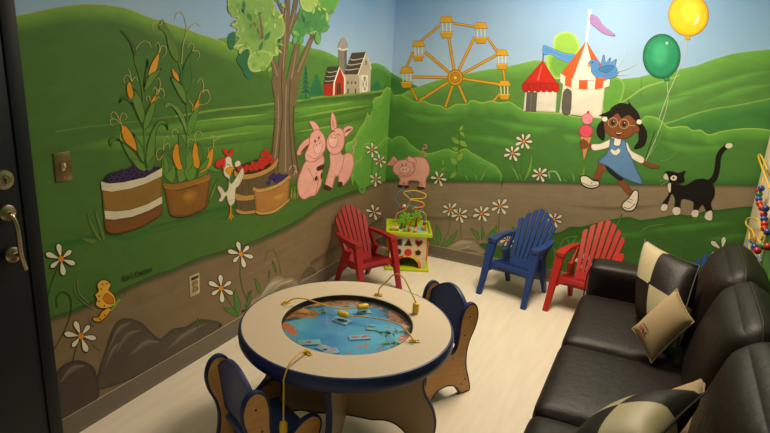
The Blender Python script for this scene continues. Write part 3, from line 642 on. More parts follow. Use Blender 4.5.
# artist's lettering
def lettering(name, text, p0, p1, h, wallroot, m, shear=.25):
    a, b = surv(p0, 0, 0), surv(p1, 0, 0); L = (b-a).length
    cu = bpy.data.curves.new(name, 'FONT'); cu.body = text; cu.size = h; cu.shear = shear; cu.extrude = .0004
    o = bpy.data.objects.new(name, cu); COL.objects.link(o)
    dg = bpy.context.evaluated_depsgraph_get(); me = bpy.data.meshes.new_from_object(o.evaluated_get(dg)); bpy.data.objects.remove(o)
    w = max(v.co.x for v in me.vertices); me.materials.clear(); me.materials.append(m)
    X = (b-a).normalized(); N = Vector((1, 0, 0)); Y = N.cross(X)
    k = L/w
    me.transform(Matrix(((X.x*k, Y.x, N.x, a.x), (X.y*k, Y.y, N.y, a.y), (X.z*k, Y.z, N.z, a.z), (0, 0, 0, 1))) @ Matrix.Translation((0, 0, .006)))
    return link(bpy.data.objects.new(name, me), wallroot)
o = lettering('painted_signature', "Kim's Kreations", (121.5, 281.8), (151.5, 271.2), .042, wall_left, mat('black_paint', '15140f', rough=.6)); o['label'] = 'handwritten black painted signature'

# ---------------------------------------------------------------- mural, back wall
F = Fig('B', 0)
P = [(386, 68), (394, 74.6), (408, 81.5), (425, 90)]
F.raw('3f7d40', [(384, 66)]+P[1:]+[(425, 115), (384, 115)]); F.edge('5f9a4c', '3f7d40', [(388.5, 70)]+P[1:], 5)
P = [(395, 99), (405, 92.5), (419.6, 86), (442.7, 79), (482, 70.5), (500, 67.7), (520, 63.8), (529.4, 61.2), (540.5, 60.4), (560, 66), (580, 76), (600, 90)]
F.raw('5a8a40', P+[(600, 125), (395, 125)]); F.edge('93b85a', '6ba248', P, 1.8); F.edge('72a84c', '5a8a40', [(a, b+1.5) for a, b in P], 14)
P = [(596, 92), (610, 84), (621, 79.2), (640, 77.2), (644, 75.8), (678.5, 69.3), (697, 65.6), (706, 62), (729, 54.7), (750, 51.3), (775, 49)]
F.raw('56863f', P+[(775, 140), (596, 140)]); F.edge('86b050', '649c46', P, 1.5); F.edge('6ba548', '56863f', [(a, b+1.5) for a, b in P], 20)
P = [(620, 103), (630, 96.5), (644, 87), (662, 81.2), (680, 74.5)]
F.edge('a8c064', '5f9a44', P, 2)
for p in ([(640, 108), (690, 92), (745, 76), (775, 70)], [(620, 116), (660, 104), (700, 94)], [(700, 104), (740, 90), (775, 84)]): F.soft('67a24a', '56863f', p, 9)
P = [(640, 130), (662, 124), (681, 118), (694, 113.5), (716, 107.8), (732.6, 105.5), (757.5, 100.7), (775, 97)]
F.raw('3f7a3c', P+[(775, 140), (640, 140)]); F.edge('93b458', '4d8a42', P, 2); F.edge('4f8d44', '3f7a3c', [(a, b+2) for a, b in P], 10)
F.build('painted_hills', 'painted green hills behind the fairground')
# ferris wheel
F = Fig('B', 1); F.crop(385, 10, 4.333)
YL, YD = 'dba32a', '96681a'
G = [(269, 75, 1.1), (418, 100, 1.05), (147, 178, 1), (96, 293, 1.05), (509, 215, .98), (519, 348, .95)]
def bar(p, w=2.2):
    F.line(YD, p, w+.7, smooth=False); F.line(YL, p, w*.8, smooth=False)
for p in ((277, 125), (390, 115), (487, 193), (500, 322), (352, 400), (262, 420), (150, 392), (118, 290), (172, 180)): bar([(305, 293), p])
for p in ([(240, 65), (150, 140)], [(295, 57), (392, 72)], [(445, 120), (490, 185)], [(513, 258), (520, 312)], [(122, 180), (94, 248)], [(115, 338), (142, 392)], [(497, 362), (468, 398)]): bar(p, 1.8)
F.ell(YL, (305, 293), 32, 34, line=YD, lw=1); F.ell('c28a20', (305, 293), 22, 23, line=YD, lw=.7); F.ell('e9c65a', (305, 293), 9, 10, line=YD, lw=.7)
for x, y, k in G:
    for dx in (-18, -2, 14): F.line('efe4b8', [(x+dx*k, y-18*k), (x+(dx*.92+1)*k, y+18*k)], .9, smooth=False)
    F.poly(YL, [(x-20*k, y-44*k), (x+16*k, y-44*k), (x+28*k, y-20*k), (x-30*k, y-18*k)], smooth=False, line=YD, lw=.5)
    F.poly('d09a24', [(x-27*k, y+18*k), (x+24*k, y+17*k), (x+16*k, y+42*k), (x-18*k, y+43*k)], smooth=False, line=YD, lw=.5); F.line('ecca62', [(x-26*k, y+20*k), (x+23*k, y+19*k)], .6)
F.build('painted_ferris_wheel', 'yellow painted ferris wheel with six gondolas')
# round tree, tents, flags, bird
F = Fig('B', 1); F.crop(510, 0, 3.608)
F.poly('8ebc4c', [(155, 152), (170, 125), (205, 114), (236, 130), (252, 170), (240, 205), (215, 245), (200, 278), (160, 284), (138, 250), (132, 205), (158, 172)], rim='b2d262', rw=3); F.poly('6da344', [(150, 200), (200, 190), (230, 205), (205, 270), (165, 278), (142, 245)], rim='8ebc4c', rw=3)
F.build('painted_round_tree', 'round light green painted tree behind the tents')
F = Fig('B', 1); F.crop(510, 0, 3.608)
F.poly('5f9a3e', [(335, 300), (360, 284), (390, 280), (412, 302), (408, 345), (395, 375), (375, 400), (335, 405)], rim='8ab850', rw=2.5); F.build('painted_shrub', 'painted shrub right of the striped tent')
F = Fig('B', 2); F.crop(510, 0, 3.608)
F.line('5a6068', [(122, 164), (119, 222)], 1.3, smooth=False)
F.poly('4f8fd0', [(123, 164), (160, 178), (198, 192), (236, 198), (226, 226), (185, 216), (150, 196), (122, 196)], line='2f5a90', lw=.5, rim='7ab0e4', rw=1.5)
F.poly('d9d3c6', [(56, 320), (48, 400), (165, 405), (170, 328)], smooth=False, rim='bdb6a6', rw=2); F.poly('5d5a52', [(62, 332), (98, 334), (93, 404), (57, 402)], smooth=False, line='3c3a34', lw=.6); F.line('7d7a70', [(78, 336), (74, 402)], .5)
F.poly('c42a1e', [(118, 218), (46, 302), (110, 312), (176, 308)], smooth=False, rim='9c1c14', rw=2.5); F.line('e2604a', [(116, 235), (100, 290)], .6, 2)
for k in range(6): F.poly('b52218', [(46+k*21.6, 300), (68+k*21.6, 304), (68+k*21.6, 326), (57+k*21.6, 333), (46+k*21.6, 324)], line='7a140e', lw=.4, n=3)
F.build('painted_tent', 'small painted tent with a plain red roof and blue flag')
F = Fig('B', 3); F.crop(510, 0, 3.608)
F.line('e8e2d4', [(288, 45), (276, 155)], 2, smooth=False); F.ell('f0eadc', (288, 43), 9, 9, line='a89c80', lw=.4)
F.poly('9a74b4', [(291, 54), (316, 62), (336, 92), (380, 128), (342, 122), (316, 104), (290, 80)], line='5f4080', lw=.4, rim='b898cc', rw=1)
F.poly('ddd6c8', [(192, 300), (178, 408), (330, 428), (342, 316)], smooth=False, rim='c2bbab', rw=3); F.poly('5d5a52', [(189, 406), (191, 345), (198, 325), (208, 320), (219, 328), (222, 345), (216, 410)], line='3c3a34', lw=.6, n=3)
OR = 'dd5a2a'
for p, c in (([(276, 150), (183, 268), (214, 285)], OR), ([(276, 150), (214, 285), (250, 290)], OR), ([(276, 150), (250, 290), (242, 290), (226, 286)], 'e8e0d0'), ([(276, 150), (240, 288), (310, 290)], 'e8e0d0'), ([(276, 150), (310, 290), (336, 284)], OR), ([(276, 150), (336, 284), (362, 280), (318, 218)], OR)): F.poly(c, p, smooth=False)
F.line('b04a20', [(276, 150), (183, 268)], .5); F.line('b04a20', [(276, 150), (314, 212), (362, 280)], .5)
xs = [182, 200, 222, 250, 280, 308, 336, 361]
yt = [264, 276, 284, 289, 291, 291, 286, 279]
for k in range(7): F.poly('e8e0d0' if k % 2 == 0 else OR, [(xs[k], yt[k]), (xs[k+1], yt[k+1]), (xs[k+1]-2, yt[k+1]+32), (xs[k]-1, yt[k]+32)], smooth=False, line='8a6a50', lw=.35)
F.build('painted_tent', 'large painted tent with orange and white stripes and purple flag')
F = Fig('B', 4); F.crop(510, 0, 3.608)
F.poly('4f86c4', [(325, 245), (338, 198), (346, 226), (362, 208), (363, 226), (384, 214), (380, 236), (390, 268), (352, 286), (312, 278), (295, 262), (292, 244), (282, 238), (286, 222), (302, 214), (320, 224)], line='2a4a7c', lw=.5, rim='78a8dc', rw=1)
F.poly('d8622c', [(312, 280), (352, 286), (330, 294)]); F.poly('e0962a', [(278, 236), (288, 230), (290, 242)]); F.ell('1c2430', (297, 226), 2.6, 3.2, n=8)
F.poly('3f72b0', [(318, 250), (348, 236), (376, 240), (350, 262)], line='2a4a7c', lw=.4)
for p in ([(385, 245), (410, 205), (420, 165)], [(388, 258), (430, 245), (458, 228)], [(388, 270), (430, 268)]): F.line('c4d2dc', p, .8, .3)
F.build('painted_bird', 'blue painted bird flying beside the striped tent')
# balloons
F = Fig('B', 2); F.crop(630, 0, 4.329)
F.line('c4c8a8', [(248, 165), (235, 240), (190, 350), (160, 420), (110, 560), (62, 700)], .6)
F.ell('ecc01c', (253, 64), 87, 92, .05, n=36, rim='c8900c', rw=3.2, line='a87c10', lw=.5); F.ell('f4d640', (262, 50), 52, 62, .1, rim='ecc01c', rw=6, n=28); F.poly('f8eeb0', [(300, 60), (296, 92), (276, 112), (284, 88)]); F.poly('d89c10', [(240, 158), (255, 156), (258, 170), (240, 171)], line='a87c10', lw=.4)
F.build('painted_balloon', 'yellow painted balloon')
F = Fig('B', 3); F.crop(630, 0, 4.329)
F.line('b8c49c', [(160, 348), (162, 450), (120, 580), (66, 700)], .6)
F.ell('238a63', (137, 243), 81, 96, .08, n=36, rim='14603f', rw=4, line='0f4a34', lw=.5); F.ell('3aa478', (130, 235), 46, 62, .1, rim='238a63', rw=6, n=28); F.poly('d0ecd8', [(156, 182), (164, 184), (162, 192), (155, 190)]); F.poly('1f8560', [(148, 337), (166, 335), (170, 347), (150, 350)], line='0f4a34', lw=.4)
F.build('painted_balloon', 'green painted balloon')
# hedge
F = Fig('B', 2)
P = [(384, 89.5), (388.5, 89.5), (391, 89.8), (394, 95), (401, 94.4), (408, 97.7), (415, 101.5), (424, 100.8), (431, 104), (440, 105.2), (447, 108.4), (456.5, 104), (466, 103.8), (472.7, 100), (482, 102.4), (491, 100.6), (500, 102.4), (509.6, 101.6), (518, 106.9), (529, 111.4), (549, 112.4), (563, 113.2), (579, 116.8), (599, 115), (625, 120), (639, 121), (646, 116), (655, 117), (662, 121), (669, 127), (680, 126), (687, 126.6), (693, 130), (700.8, 129.8), (709, 134.4), (721.5, 131), (738, 128.6), (755, 128.2), (766, 129.2), (775, 131)]
F.raw('4a7d38', P+[(775, 190), (379, 184)])
F.edge('a6c45a', '5f9c42', P, 1.8); F.edge('66a444', '4a7d38', [(a, b+1.6) for a, b in P], 12)
for p in ([(400, 112), (430, 118), (470, 116)], [(480, 118), (530, 128), (560, 128)], [(450, 135), (500, 140), (540, 150)], [(560, 135), (585, 140)], [(655, 140), (690, 148), (740, 146)]): F.soft('5b9a40', '4a7d38', p, 9)
F.edge('4a7d38', '2f6429', [(384.6, 171), (430, 171), (500, 171), (560, 173), (620, 175), (690, 176), (775, 175)], 11)
F.build('painted_hedge', 'long painted hedge across the back wall')
F = Fig('B', 3)
P = [(381, 143), (386.5, 141), (389, 137), (392, 139.5), (397, 136.6), (404, 137), (410.5, 144), (417, 149), (424.5, 152.5), (431, 153), (440, 150.5), (448, 148.7), (456, 152), (465, 148.5), (472, 152.5), (485, 160), (496, 166), (502, 175), (501, 181.6)]
F.raw('4f8c3a', P+[(380, 181.6)]); F.edge('9cc058', '62a044', P, 1.5); F.edge('68a646', '4f8c3a', [(a, b+1.3) for a, b in P], 9); F.edge('4f8c3a', '32672b', [(384.6, 172), (440, 173), (500, 174)], 8.5)
F.build('painted_bush', 'low painted bush behind the standing pig')
# path and grass
F = Fig('B', 3)
P = [(379, 181), (430, 181.5), (472, 181.5), (511, 182), (560, 183), (600, 184), (670, 185), (713, 185), (757, 185.6), (775, 186)]
F.raw('8a7b62', P+[(775, 262), (500, 262), (379, 242)])
F.edge('4a4632', '8a7b62', [(a, b-.5) for a, b in P], 4)
for p in ([(395, 190), (440, 192), (490, 189)], [(440, 198), (480, 202), (520, 199)], [(400, 205), (430, 210)], [(520, 193), (570, 195), (610, 193)], [(640, 200), (690, 198), (740, 195)], [(440, 226), (500, 228), (550, 224)], [(395, 222), (430, 228)]): F.soft('8f8067', '8a7b62', p, 4)
for p in ([(390, 214), (440, 218), (500, 216)], [(560, 205), (620, 208), (680, 203)]): F.soft('6c5e4a', '8a7b62', p, 5)
F.build('painted_path', 'painted brown dirt path across the back wall')
F = Fig('B', 4)
P = [(474, 247), (484, 243), (500, 246), (512, 240), (530, 239), (545, 234), (560, 232), (570, 227), (582, 226.5), (600, 222), (627, 217), (640, 220), (650, 219), (664, 216.5), (678, 214), (691.5, 215.4), (705.4, 210.8), (719, 209.6), (740, 207), (757, 206), (775, 205)]
F.raw('3e6a2c', P+[(775, 330), (600, 300), (476, 262)]); F.edge('2a5a24', '3e6a2c', P, 4)
for p in ([(560, 245), (610, 236), (660, 232)], [(640, 232), (690, 226), (740, 222)], [(700, 240), (750, 234)]): F.soft('4c8836', '3e6a2c', p, 8)
F.build('painted_grass', 'painted green grass in front of the path')
F = Fig('B', 5)
F.poly('968a74', [(444, 252), (448, 245), (455, 241), (463, 238.5), (474, 239), (480, 245), (486, 253), (470, 257)], rim='6f644f', rw=2.5); F.line('c4b89c', [(452, 246), (462, 242), (473, 242)], .5, 1.2); F.line('c4b89c', [(460, 250), (470, 246)], .5, 1)
F.soft('b8ac94', '968a74', [(450, 247), (461, 242), (474, 242)], 5); F.soft('6a5f4c', '968a74', [(455, 253), (466, 250), (482, 252)], 4)
F.build('painted_rocks', 'painted rock beside the activity cube')
# girl
SK, SK2, HR, DN = '7e4a2a', '6a3a20', '1c1512', '5f88b8'
F = Fig('B', 5); F.crop(570, 95, 3.61)
F.poly(HR, [(122, 90), (105, 102), (96, 125), (100, 148), (120, 164), (127, 145), (124, 115)]); F.poly(HR, [(248, 98), (268, 112), (279, 145), (268, 182), (236, 196), (232, 186), (246, 165), (246, 130)]); F.poly(HR, [(104, 74), (140, 60), (150, 45), (182, 28), (212, 32), (206, 14), (226, 40), (248, 66), (252, 96), (238, 112), (140, 105), (128, 92), (134, 78)])
F.poly(SK, [(120, 242), (138, 256), (136, 268), (118, 280), (107, 304), (86, 300), (97, 268), (104, 240)], line=SK2); F.poly(SK, [(172, 312), (196, 308), (212, 330), (230, 352), (228, 366), (208, 358), (188, 335)], line=SK2)
F.poly('1e2026', [(128, 255), (160, 270), (194, 290), (184, 310), (160, 296), (138, 276)])
for p in ([(38, 296), (60, 292), (84, 308), (104, 312), (102, 330), (72, 336), (44, 322)], [(190, 392), (214, 368), (232, 344), (246, 350), (244, 385), (230, 414), (206, 418), (190, 408)]): F.poly('e0d8c8', p, line='15130f', lw=1.1)
F.line('15130f', [(44, 316), (72, 328), (102, 324)], .6); F.line('15130f', [(194, 404), (214, 410), (236, 392)], .6); F.line('6a5f50', [(205, 382), (222, 388)], .6); F.line('6a5f50', [(212, 374), (228, 380)], .6); F.line('6a5f50', [(80, 312), (76, 322)], .5)
F.poly(SK, [(62, 178), (80, 176), (82, 194), (64, 192)]); F.poly('e4ddcc', [(79, 178), (110, 176), (148, 160), (154, 180), (120, 195), (84, 199)], line='8a8270', lw=.4)
F.poly(SK, [(262, 232), (285, 245), (305, 250), (323, 255), (316, 263), (292, 263), (278, 256), (260, 246)], line=SK2, lw=.4)
F.poly('e4ddcc', [(192, 165), (208, 175), (222, 202), (266, 226), (258, 246), (215, 222), (198, 198)], line='8a8270', lw=.4); F.poly('e4ddcc', [(152, 152), (192, 152), (186, 182), (156, 180)])
F.poly(DN, [(146, 160), (160, 158), (158, 180), (180, 182), (186, 160), (200, 165), (206, 195), (222, 225), (242, 270), (262, 320), (222, 312), (178, 290), (138, 258), (102, 240), (128, 215), (142, 188)], line='2c4468', lw=.5, rim='4a70a0', rw=2, n=4)
F.poly('e8e0d0', [(165, 218), (147, 206), (150, 194), (163, 200), (176, 192), (182, 204)], line='5a6a80', lw=.4)
F.poly(SK, [(126, 95), (146, 74), (180, 62), (216, 72), (238, 98), (236, 128), (216, 150), (182, 159), (148, 148), (126, 124)], line=SK2, rim='7a4628', rw=2); F.ell(SK, (240, 124), 10, 12, line=SK2)
F.poly(HR, [(104, 74), (140, 58), (168, 36), (212, 34), (246, 62), (254, 96), (236, 92), (212, 72), (186, 84), (172, 66), (150, 82), (130, 92), (134, 78)], n=4)
F.ell('e8e0d0', (126, 87), 10, 9, line='8a8270', lw=.4); F.ell('e8e0d0', (250, 97), 10, 9, line='8a8270', lw=.4)
for x, y in ((155, 99), (195, 104)):
    F.ell('120c0a', (x, y), 6, 10, n=12); F.ell('e8e4da', (x+2, y-4), 1.8, 2.4, n=8)
    P = F.t([(x+17*math.cos(2*PI*k/20), y+17*math.sin(2*PI*k/20)) for k in range(20)]); F.ribbon('c4a88a', P, .5, closed=True)
F.line('c4a88a', [(172, 100), (178, 101)], .5, smooth=False); F.line('c4a88a', [(212, 108), (236, 112)], .5); F.ell(SK2, (172, 112), 5, 3, n=8)
F.poly('5a2018', [(164, 134), (176, 138), (188, 134), (180, 148), (170, 146)]); F.line('e8dcc8', [(167, 136), (176, 139), (186, 136)], .6)
F.poly('c89858', [(38, 150), (78, 152), (66, 190), (50, 238)], smooth=False, line='7a5428', lw=.5); F.line('8f6430', [(48, 155), (62, 200)], .4); F.line('8f6430', [(66, 155), (46, 205)], .4)
F.ell('d8506a', (58, 130), 25, 23, line='8a2c40', lw=.4, rim='c03c58', rw=1.5); F.ell('e88a9a', (63, 86), 20, 20, line='a84c60', lw=.4, rim='d87084', rw=1.2); F.ell('c42a30', (66, 62), 5, 5, n=10)
F.poly(SK, [(37, 165), (50, 160), (66, 172), (66, 186), (52, 194), (38, 188)], line=SK2, lw=.4); F.line(SK2, [(40, 174), (56, 174)], .4); F.line(SK2, [(40, 182), (56, 182)], .4)
F.build('painted_girl', 'painted girl in a blue dress holding an ice cream cone')
# cat
F = Fig('B', 5); F.crop(650, 130, 4.333)
CK = '14120f'
F.line(CK, [(250, 235), (280, 205), (292, 160), (296, 120), (312, 88), (338, 68)], 6.2, 4.6); F.ell('dfd6c4', (342, 68), 16, 11, -.2); F.ell(CK, (262, 224), 16, 14)
F.poly(CK, [(80, 238), (112, 232), (150, 240), (200, 214), (246, 214), (276, 240), (280, 282), (264, 318), (272, 352), (250, 364), (228, 324), (206, 348), (188, 346), (186, 310), (138, 300), (130, 342), (106, 342), (108, 302), (94, 276), (74, 322), (54, 318), (80, 280), (78, 255)], line='3a342c', lw=.4)
F.poly(CK, [(62, 198), (68, 180), (92, 178), (124, 186), (154, 176), (146, 200), (150, 220), (122, 234), (84, 226)], line='3a342c', lw=.4)
F.poly('cfc0b0', [(58, 205), (66, 188), (76, 196), (80, 216), (68, 214)]); F.ell('3a2c28', (67, 183), 4, 4, n=8); F.poly('d8cfbc', [(88, 208), (100, 196), (116, 202), (112, 216), (98, 218)]); F.ell('2a3a20', (102, 207), 5, 5, n=8); F.poly('d8cfbc', [(78, 235), (90, 232), (88, 270), (80, 262)])
for p in ([(46, 338), (58, 320), (76, 326), (72, 346), (54, 350)], [(96, 350), (106, 334), (130, 338), (130, 362), (108, 368)], [(178, 360), (190, 346), (210, 350), (206, 374), (186, 376)], [(236, 378), (244, 356), (268, 350), (268, 388), (250, 390)]): F.poly('ddd4c4', p, line='6a6052', lw=.4)
F.line('a8b090', [(80, 212), (40, 222)], .3); F.line('a8b090', [(82, 218), (46, 240)], .3)
F.build('painted_cat', 'black painted cat with white paws and raised tail')
# whiskers of wind between girl and cat
F = Fig('B', 4); F.crop(650, 130, 4.333)
for p in ([(45, 135), (90, 120), (130, 80)], [(-10, 120), (20, 60), (35, 0)], [(0, 110), (40, 40), (60, -40)]): F.line('6f9a5c', p, .8, .4)
F.build('painted_swirl', 'pale painted swirl lines between the girl and the cat')
# standing pig
F = Fig('B', 5); F.crop(380, 120, 5.41)
F.line(PK2, [(238, 205), (248, 182), (232, 166), (236, 152), (250, 152), (252, 136), (238, 134)], 1.1)
F.poly(PK, [(130, 214), (188, 199), (240, 204), (266, 238), (270, 285), (252, 320), (250, 364), (228, 374), (206, 368), (212, 334), (158, 330), (154, 360), (132, 360), (130, 336), (126, 358), (102, 360), (108, 320), (98, 300)], line=PKL, rim=PK2, rw=2)
F.poly('4a2c26', [(98, 350), (124, 352), (122, 366), (98, 364)]); F.poly('4a2c26', [(132, 354), (156, 354), (154, 368), (132, 368)]); F.poly('4a2c26', [(204, 360), (240, 364), (236, 376), (204, 374)]); F.line(PKL, [(226, 332), (222, 362)], .5)
F.poly(PK, [(74, 195), (58, 218), (38, 242), (75, 245), (98, 226), (92, 210)], line=PKL); F.poly('d8938a', [(72, 206), (50, 238), (76, 238), (88, 222)])
F.ell(PK, (130, 261), 61, 48, line=PKL, rim=PK2, rw=1.8, n=28)
F.poly(PK, [(150, 222), (154, 196), (176, 202), (198, 220), (194, 232), (172, 230), (164, 224)], line=PKL); F.ell('f0b9ae', (135, 268), 29, 20, line=PKL, lw=.5); F.ell('a35c52', (126, 268), 4, 5, n=8); F.ell('a35c52', (144, 266), 4, 5, n=8); F.ell('4a1f1c', (121, 243), 3.5, 6, n=8); F.ell('4a1f1c', (143, 239), 3.5, 6, n=8); F.line(PKL, [(100, 285), (135, 300), (172, 280)], .5)
F.build('painted_pig', 'standing pink painted pig with a curled tail')
# vine, sprouts, stems
F = Fig('B', 4); F.crop(380, 120, 5.41)
F.line('4a6a2a', [(428, 40), (430, 110), (426, 180), (416, 230), (414, 292)], .9)
for a, b, w in (((430, 60), (452, 26), 18), ((432, 62), (462, 92), 20), ((428, 128), (386, 92), 28), ((430, 112), (474, 146), 30), ((426, 160), (388, 150), 24), ((420, 222), (450, 170), 32), ((416, 240), (380, 200), 32), ((414, 280), (378, 318), 24), ((345, 245), (338, 210), 16), ((332, 275), (358, 252), 16)): F.leaf('7fa848', a, b, w, line='4f7a30')
F.line('5f8a3a', [(345, 245), (350, 290), (345, 330)], .7); F.build('painted_vine', 'painted leafy vine in front of the hedge')
F = Fig('B', 4)
def blades(L, c='6f9c45', l='44702e'):
    for a, b, w in L: F.leaf(c, a, b, w, line=l, bend=.08)
blades([((468, 181), (463, 172), 2), ((477, 181), (472, 170), 2), ((480, 181), (486, 165), 2.4), ((519, 181), (510, 165), 3), ((524, 181), (532, 153), 3.4), ((522, 181), (518, 172), 2), ((586, 181), (576, 170), 2), ((580, 183), (584, 163), 2.6), ((574, 183), (571, 170), 2), ((567, 182), (562, 178), 1.5)])
F.line('a4c080', [(561, 181), (556, 172), (549, 172), (550, 178)], 1.4, .8); F.line('4a7030', [(513, 158), (516, 170), (520, 181)], .7); F.line('4a7030', [(523.5, 147), (521, 165), (521.5, 181)], .7); F.line('4a7030', [(540, 178), (540, 183)], .7)
F.build('painted_grass_tuft', 'painted grass blades along the foot of the hedge')
F = Fig('B', 5)
blades([((438, 246), (436, 224), 5), ((441, 247), (458, 230), 4.5), ((434, 246), (428, 236), 4), ((479, 240), (471, 228), 4), ((486, 240), (497, 225), 5), ((482, 240), (482, 226), 3), ((500, 242), (492, 230), 3)], '5a8a3c', '35602a')
for p in ([(450.4, 214), (449, 230), (441, 246)], [(460, 219), (461, 232), (462, 240)], [(482, 217), (482, 228), (483, 240)], [(500, 210), (499, 224), (499, 240)]): F.line('55703a', p, .8)
F.build('painted_grass_tuft', 'painted grass blades and daisy stems beside the cube')
F = Fig('B', 5)
blades([((516, 240), (524, 220), 4), ((520, 242), (512, 226), 4), ((566, 250), (578, 232), 3.5), ((570, 250), (566, 236), 3), ((556, 262), (552, 244), 4), ((610, 232), (622, 214), 3), ((690, 222), (700, 214), 2)], '4f8436', '2f5a26')
F.line('6a944a', [(565, 262), (560, 248), (566, 238), (578, 236)], .8); F.line('6a944a', [(640, 232), (650, 226), (664, 224)], .7); F.build('painted_grass_tuft', 'painted grass blades behind the small plastic chairs')
for c, R, n, rot in (((512.5, 153.3), 8.5, 7, .15), ((524, 141.3), 8.8, 7, .05), ((540, 174.3), 8, 7, .2), ((439, 178.5), 8, 6, .15), ((450.4, 209.6), 8, 7, .1), ((459.8, 214.8), 8.2, 7, .3), ((481.7, 213.5), 8.8, 7, .15), ((500.2, 206.4), 9, 7, .05), ((507.6, 239.7), 8, 7, .2), ((554.5, 219.5), 8, 7, .4), ((585, 262), 11, 6, .25), ((722, 250), 13.5, 6, .68)):
    daisy('B', c, R, n, rot)


# ---------------------------------------------------------------- door in the left wall
m_navy = mat('navy_door_paint', '0d141c', rough=.5, var=.05, spec=.3)
m_steel = mat('brushed_steel', 'b9aa92', rough=.28, metal=1, var=.05)
bm = new(); box(bm, (.006, -3.75, 1.03), (.012, 1.184, 2.06), .003)
door = obj('door_1', bm, m_navy); tag(door, 'dark navy door with a pull handle and a deadbolt', kind='structure')
bm = new()
box(bm, (.009, -3.128, 1.06), (.018, .056, 2.12), .004); box(bm, (.009, -4.37, 1.06), (.018, .056, 2.12), .004); box(bm, (.009, -3.75, 2.10), (.018, 1.30, .056), .004)
obj('door_frame', bm, m_navy, door)
RX = Matrix.Rotation(PI/2, 4, 'Y')
bm = new(); lathe(bm, [(0, .018), (.018, .018), (.021, .014), (.034, .012), (.036, .0), (.036, -.004)], Matrix.Translation((.024, -3.222, 1.177)) @ RX, 28); box(bm, (.046, -3.222, 1.177), (.008, .006, .022), .002)
obj('deadbolt', bm, m_steel, door)['label'] = 'round steel deadbolt'
bm = new()
for z in (1.055, .895): lathe(bm, [(0, .012), (.02, .012), (.029, .008), (.03, 0), (.03, -.004)], Matrix.Translation((.024, -3.222, z)) @ RX, 24)
tube(bm, cm([(.03, -3.222, 1.055), (.05, -3.222, 1.05), (.062, -3.216, 1.01), (.062, -3.214, .96), (.06, -3.212, .90), (.058, -3.205, .86), (.05, -3.195, .835)], 6), .0085, 10)
tube(bm, [(.03, -3.222, .895), (.060, -3.213, .90)], .008, 10)
obj('pull_handle', bm, m_steel, door)['label'] = 'curved steel pull handle'

# switch and outlet on the left wall
m_bronze = mat('bronze_plate', '8a7452', rough=.32, metal=.85, var=.08)
t = thing('light_switch', 'bronze toggle light switch plate on the painted green hill', 'light switch', (0, -2.974, 1.181))
bm = new(); box(bm, (.003, 0, 0), (.006, .072, .116), .002); obj('plate', bm, m_bronze, t)
bm = new(); box(bm, (.012, 0, .003), (.016, .010, .02), .003, Matrix.Rotation(-.25, 4, 'Y')); box(bm, (.0065, 0, 0), (.003, .014, .03), .001); obj('toggle', bm, mat('toggle_ivory', 'cbb891', rough=.4), t)
for z in (.042, -.042):
    bm = new(); lathe(bm, [(0, .0025), (.003, .002), (.0042, 0)], Matrix.Translation((.006, 0, z)) @ RX, 10); obj('screw', bm, m_steel, t)
t = thing('wall_outlet', 'beige electrical outlet plate on the painted dirt path', 'outlet', (0, -2.2934, .4374))
m_beige = mat('outlet_beige', 'c4b493', rough=.4)
bm = new(); box(bm, (.003, 0, 0), (.006, .072, .116), .002); obj('plate', bm, m_beige, t)
bm = new(); box(bm, (.0065, .002, .042), (.004, .05, .016), .001); obj('sensor', bm, mat('dark_plastic', '16120f', rough=.3), t)['label'] = 'black strip'
for z in (.012, -.022):
    bm = new(); box(bm, (.0068, 0, z), (.004, .034, .027), .006)
    s_ = obj('socket', bm, mat('socket_tan', 'a88d52', rough=.4), t)
    bm = new()
    for y in (-.007, .007): box(bm, (.0087, y, z+.003), (.001, .0025, .009))
    box(bm, (.0087, 0, z-.007), (.001, .005, .004)); obj('slot', bm, mat('dark_plastic', '16120f'), s_, smooth=False)

# ---------------------------------------------------------------- play table
TX, TY, TH, TR, HR_ = 1.013, -2.443, .5607, .4512, .281
m_lam = mat('speckled_laminate', 'd0bda6', rough=.42, var=.07, scale=420, detail=2, spec=.4)
m_trim = mat('navy_edge_band', '232f5c', rough=.42, var=.05, spec=.35)
m_lamd = mat('panel_laminate', 'a58d70', rough=.5, var=.05, scale=300)
tb = thing('play_table', 'round play table with a sunken undersea picture and navy edge', 'play table', (TX, TY, 0))
bm = new(); lathe(bm, [(HR_, TH-.05), (HR_, TH-.003), (HR_+.003, TH), (TR-.004, TH), (TR-.004, TH-.058), (HR_, TH-.058), (HR_, TH-.05)], seg=96)
obj('tabletop', bm, m_lam, tb, angle=35)
bm = new(); lathe(bm, [(TR-.006, TH+.0006), (TR+.001, TH-.001), (TR+.006, TH-.010), (TR+.008, TH-.03), (TR+.006, TH-.05), (TR, TH-.0595), (TR-.012, TH-.0597)], seg=96); obj('edge_band', bm, m_trim, tb)
bm = new(); lathe(bm, [(HR_-.0008, TH-.002), (HR_-.0008, TH-.05)], seg=96); obj('well_rim', bm, mat('well_black', '0d0c0c', rough=.4), tb)['label'] = 'black inner rim of the well'
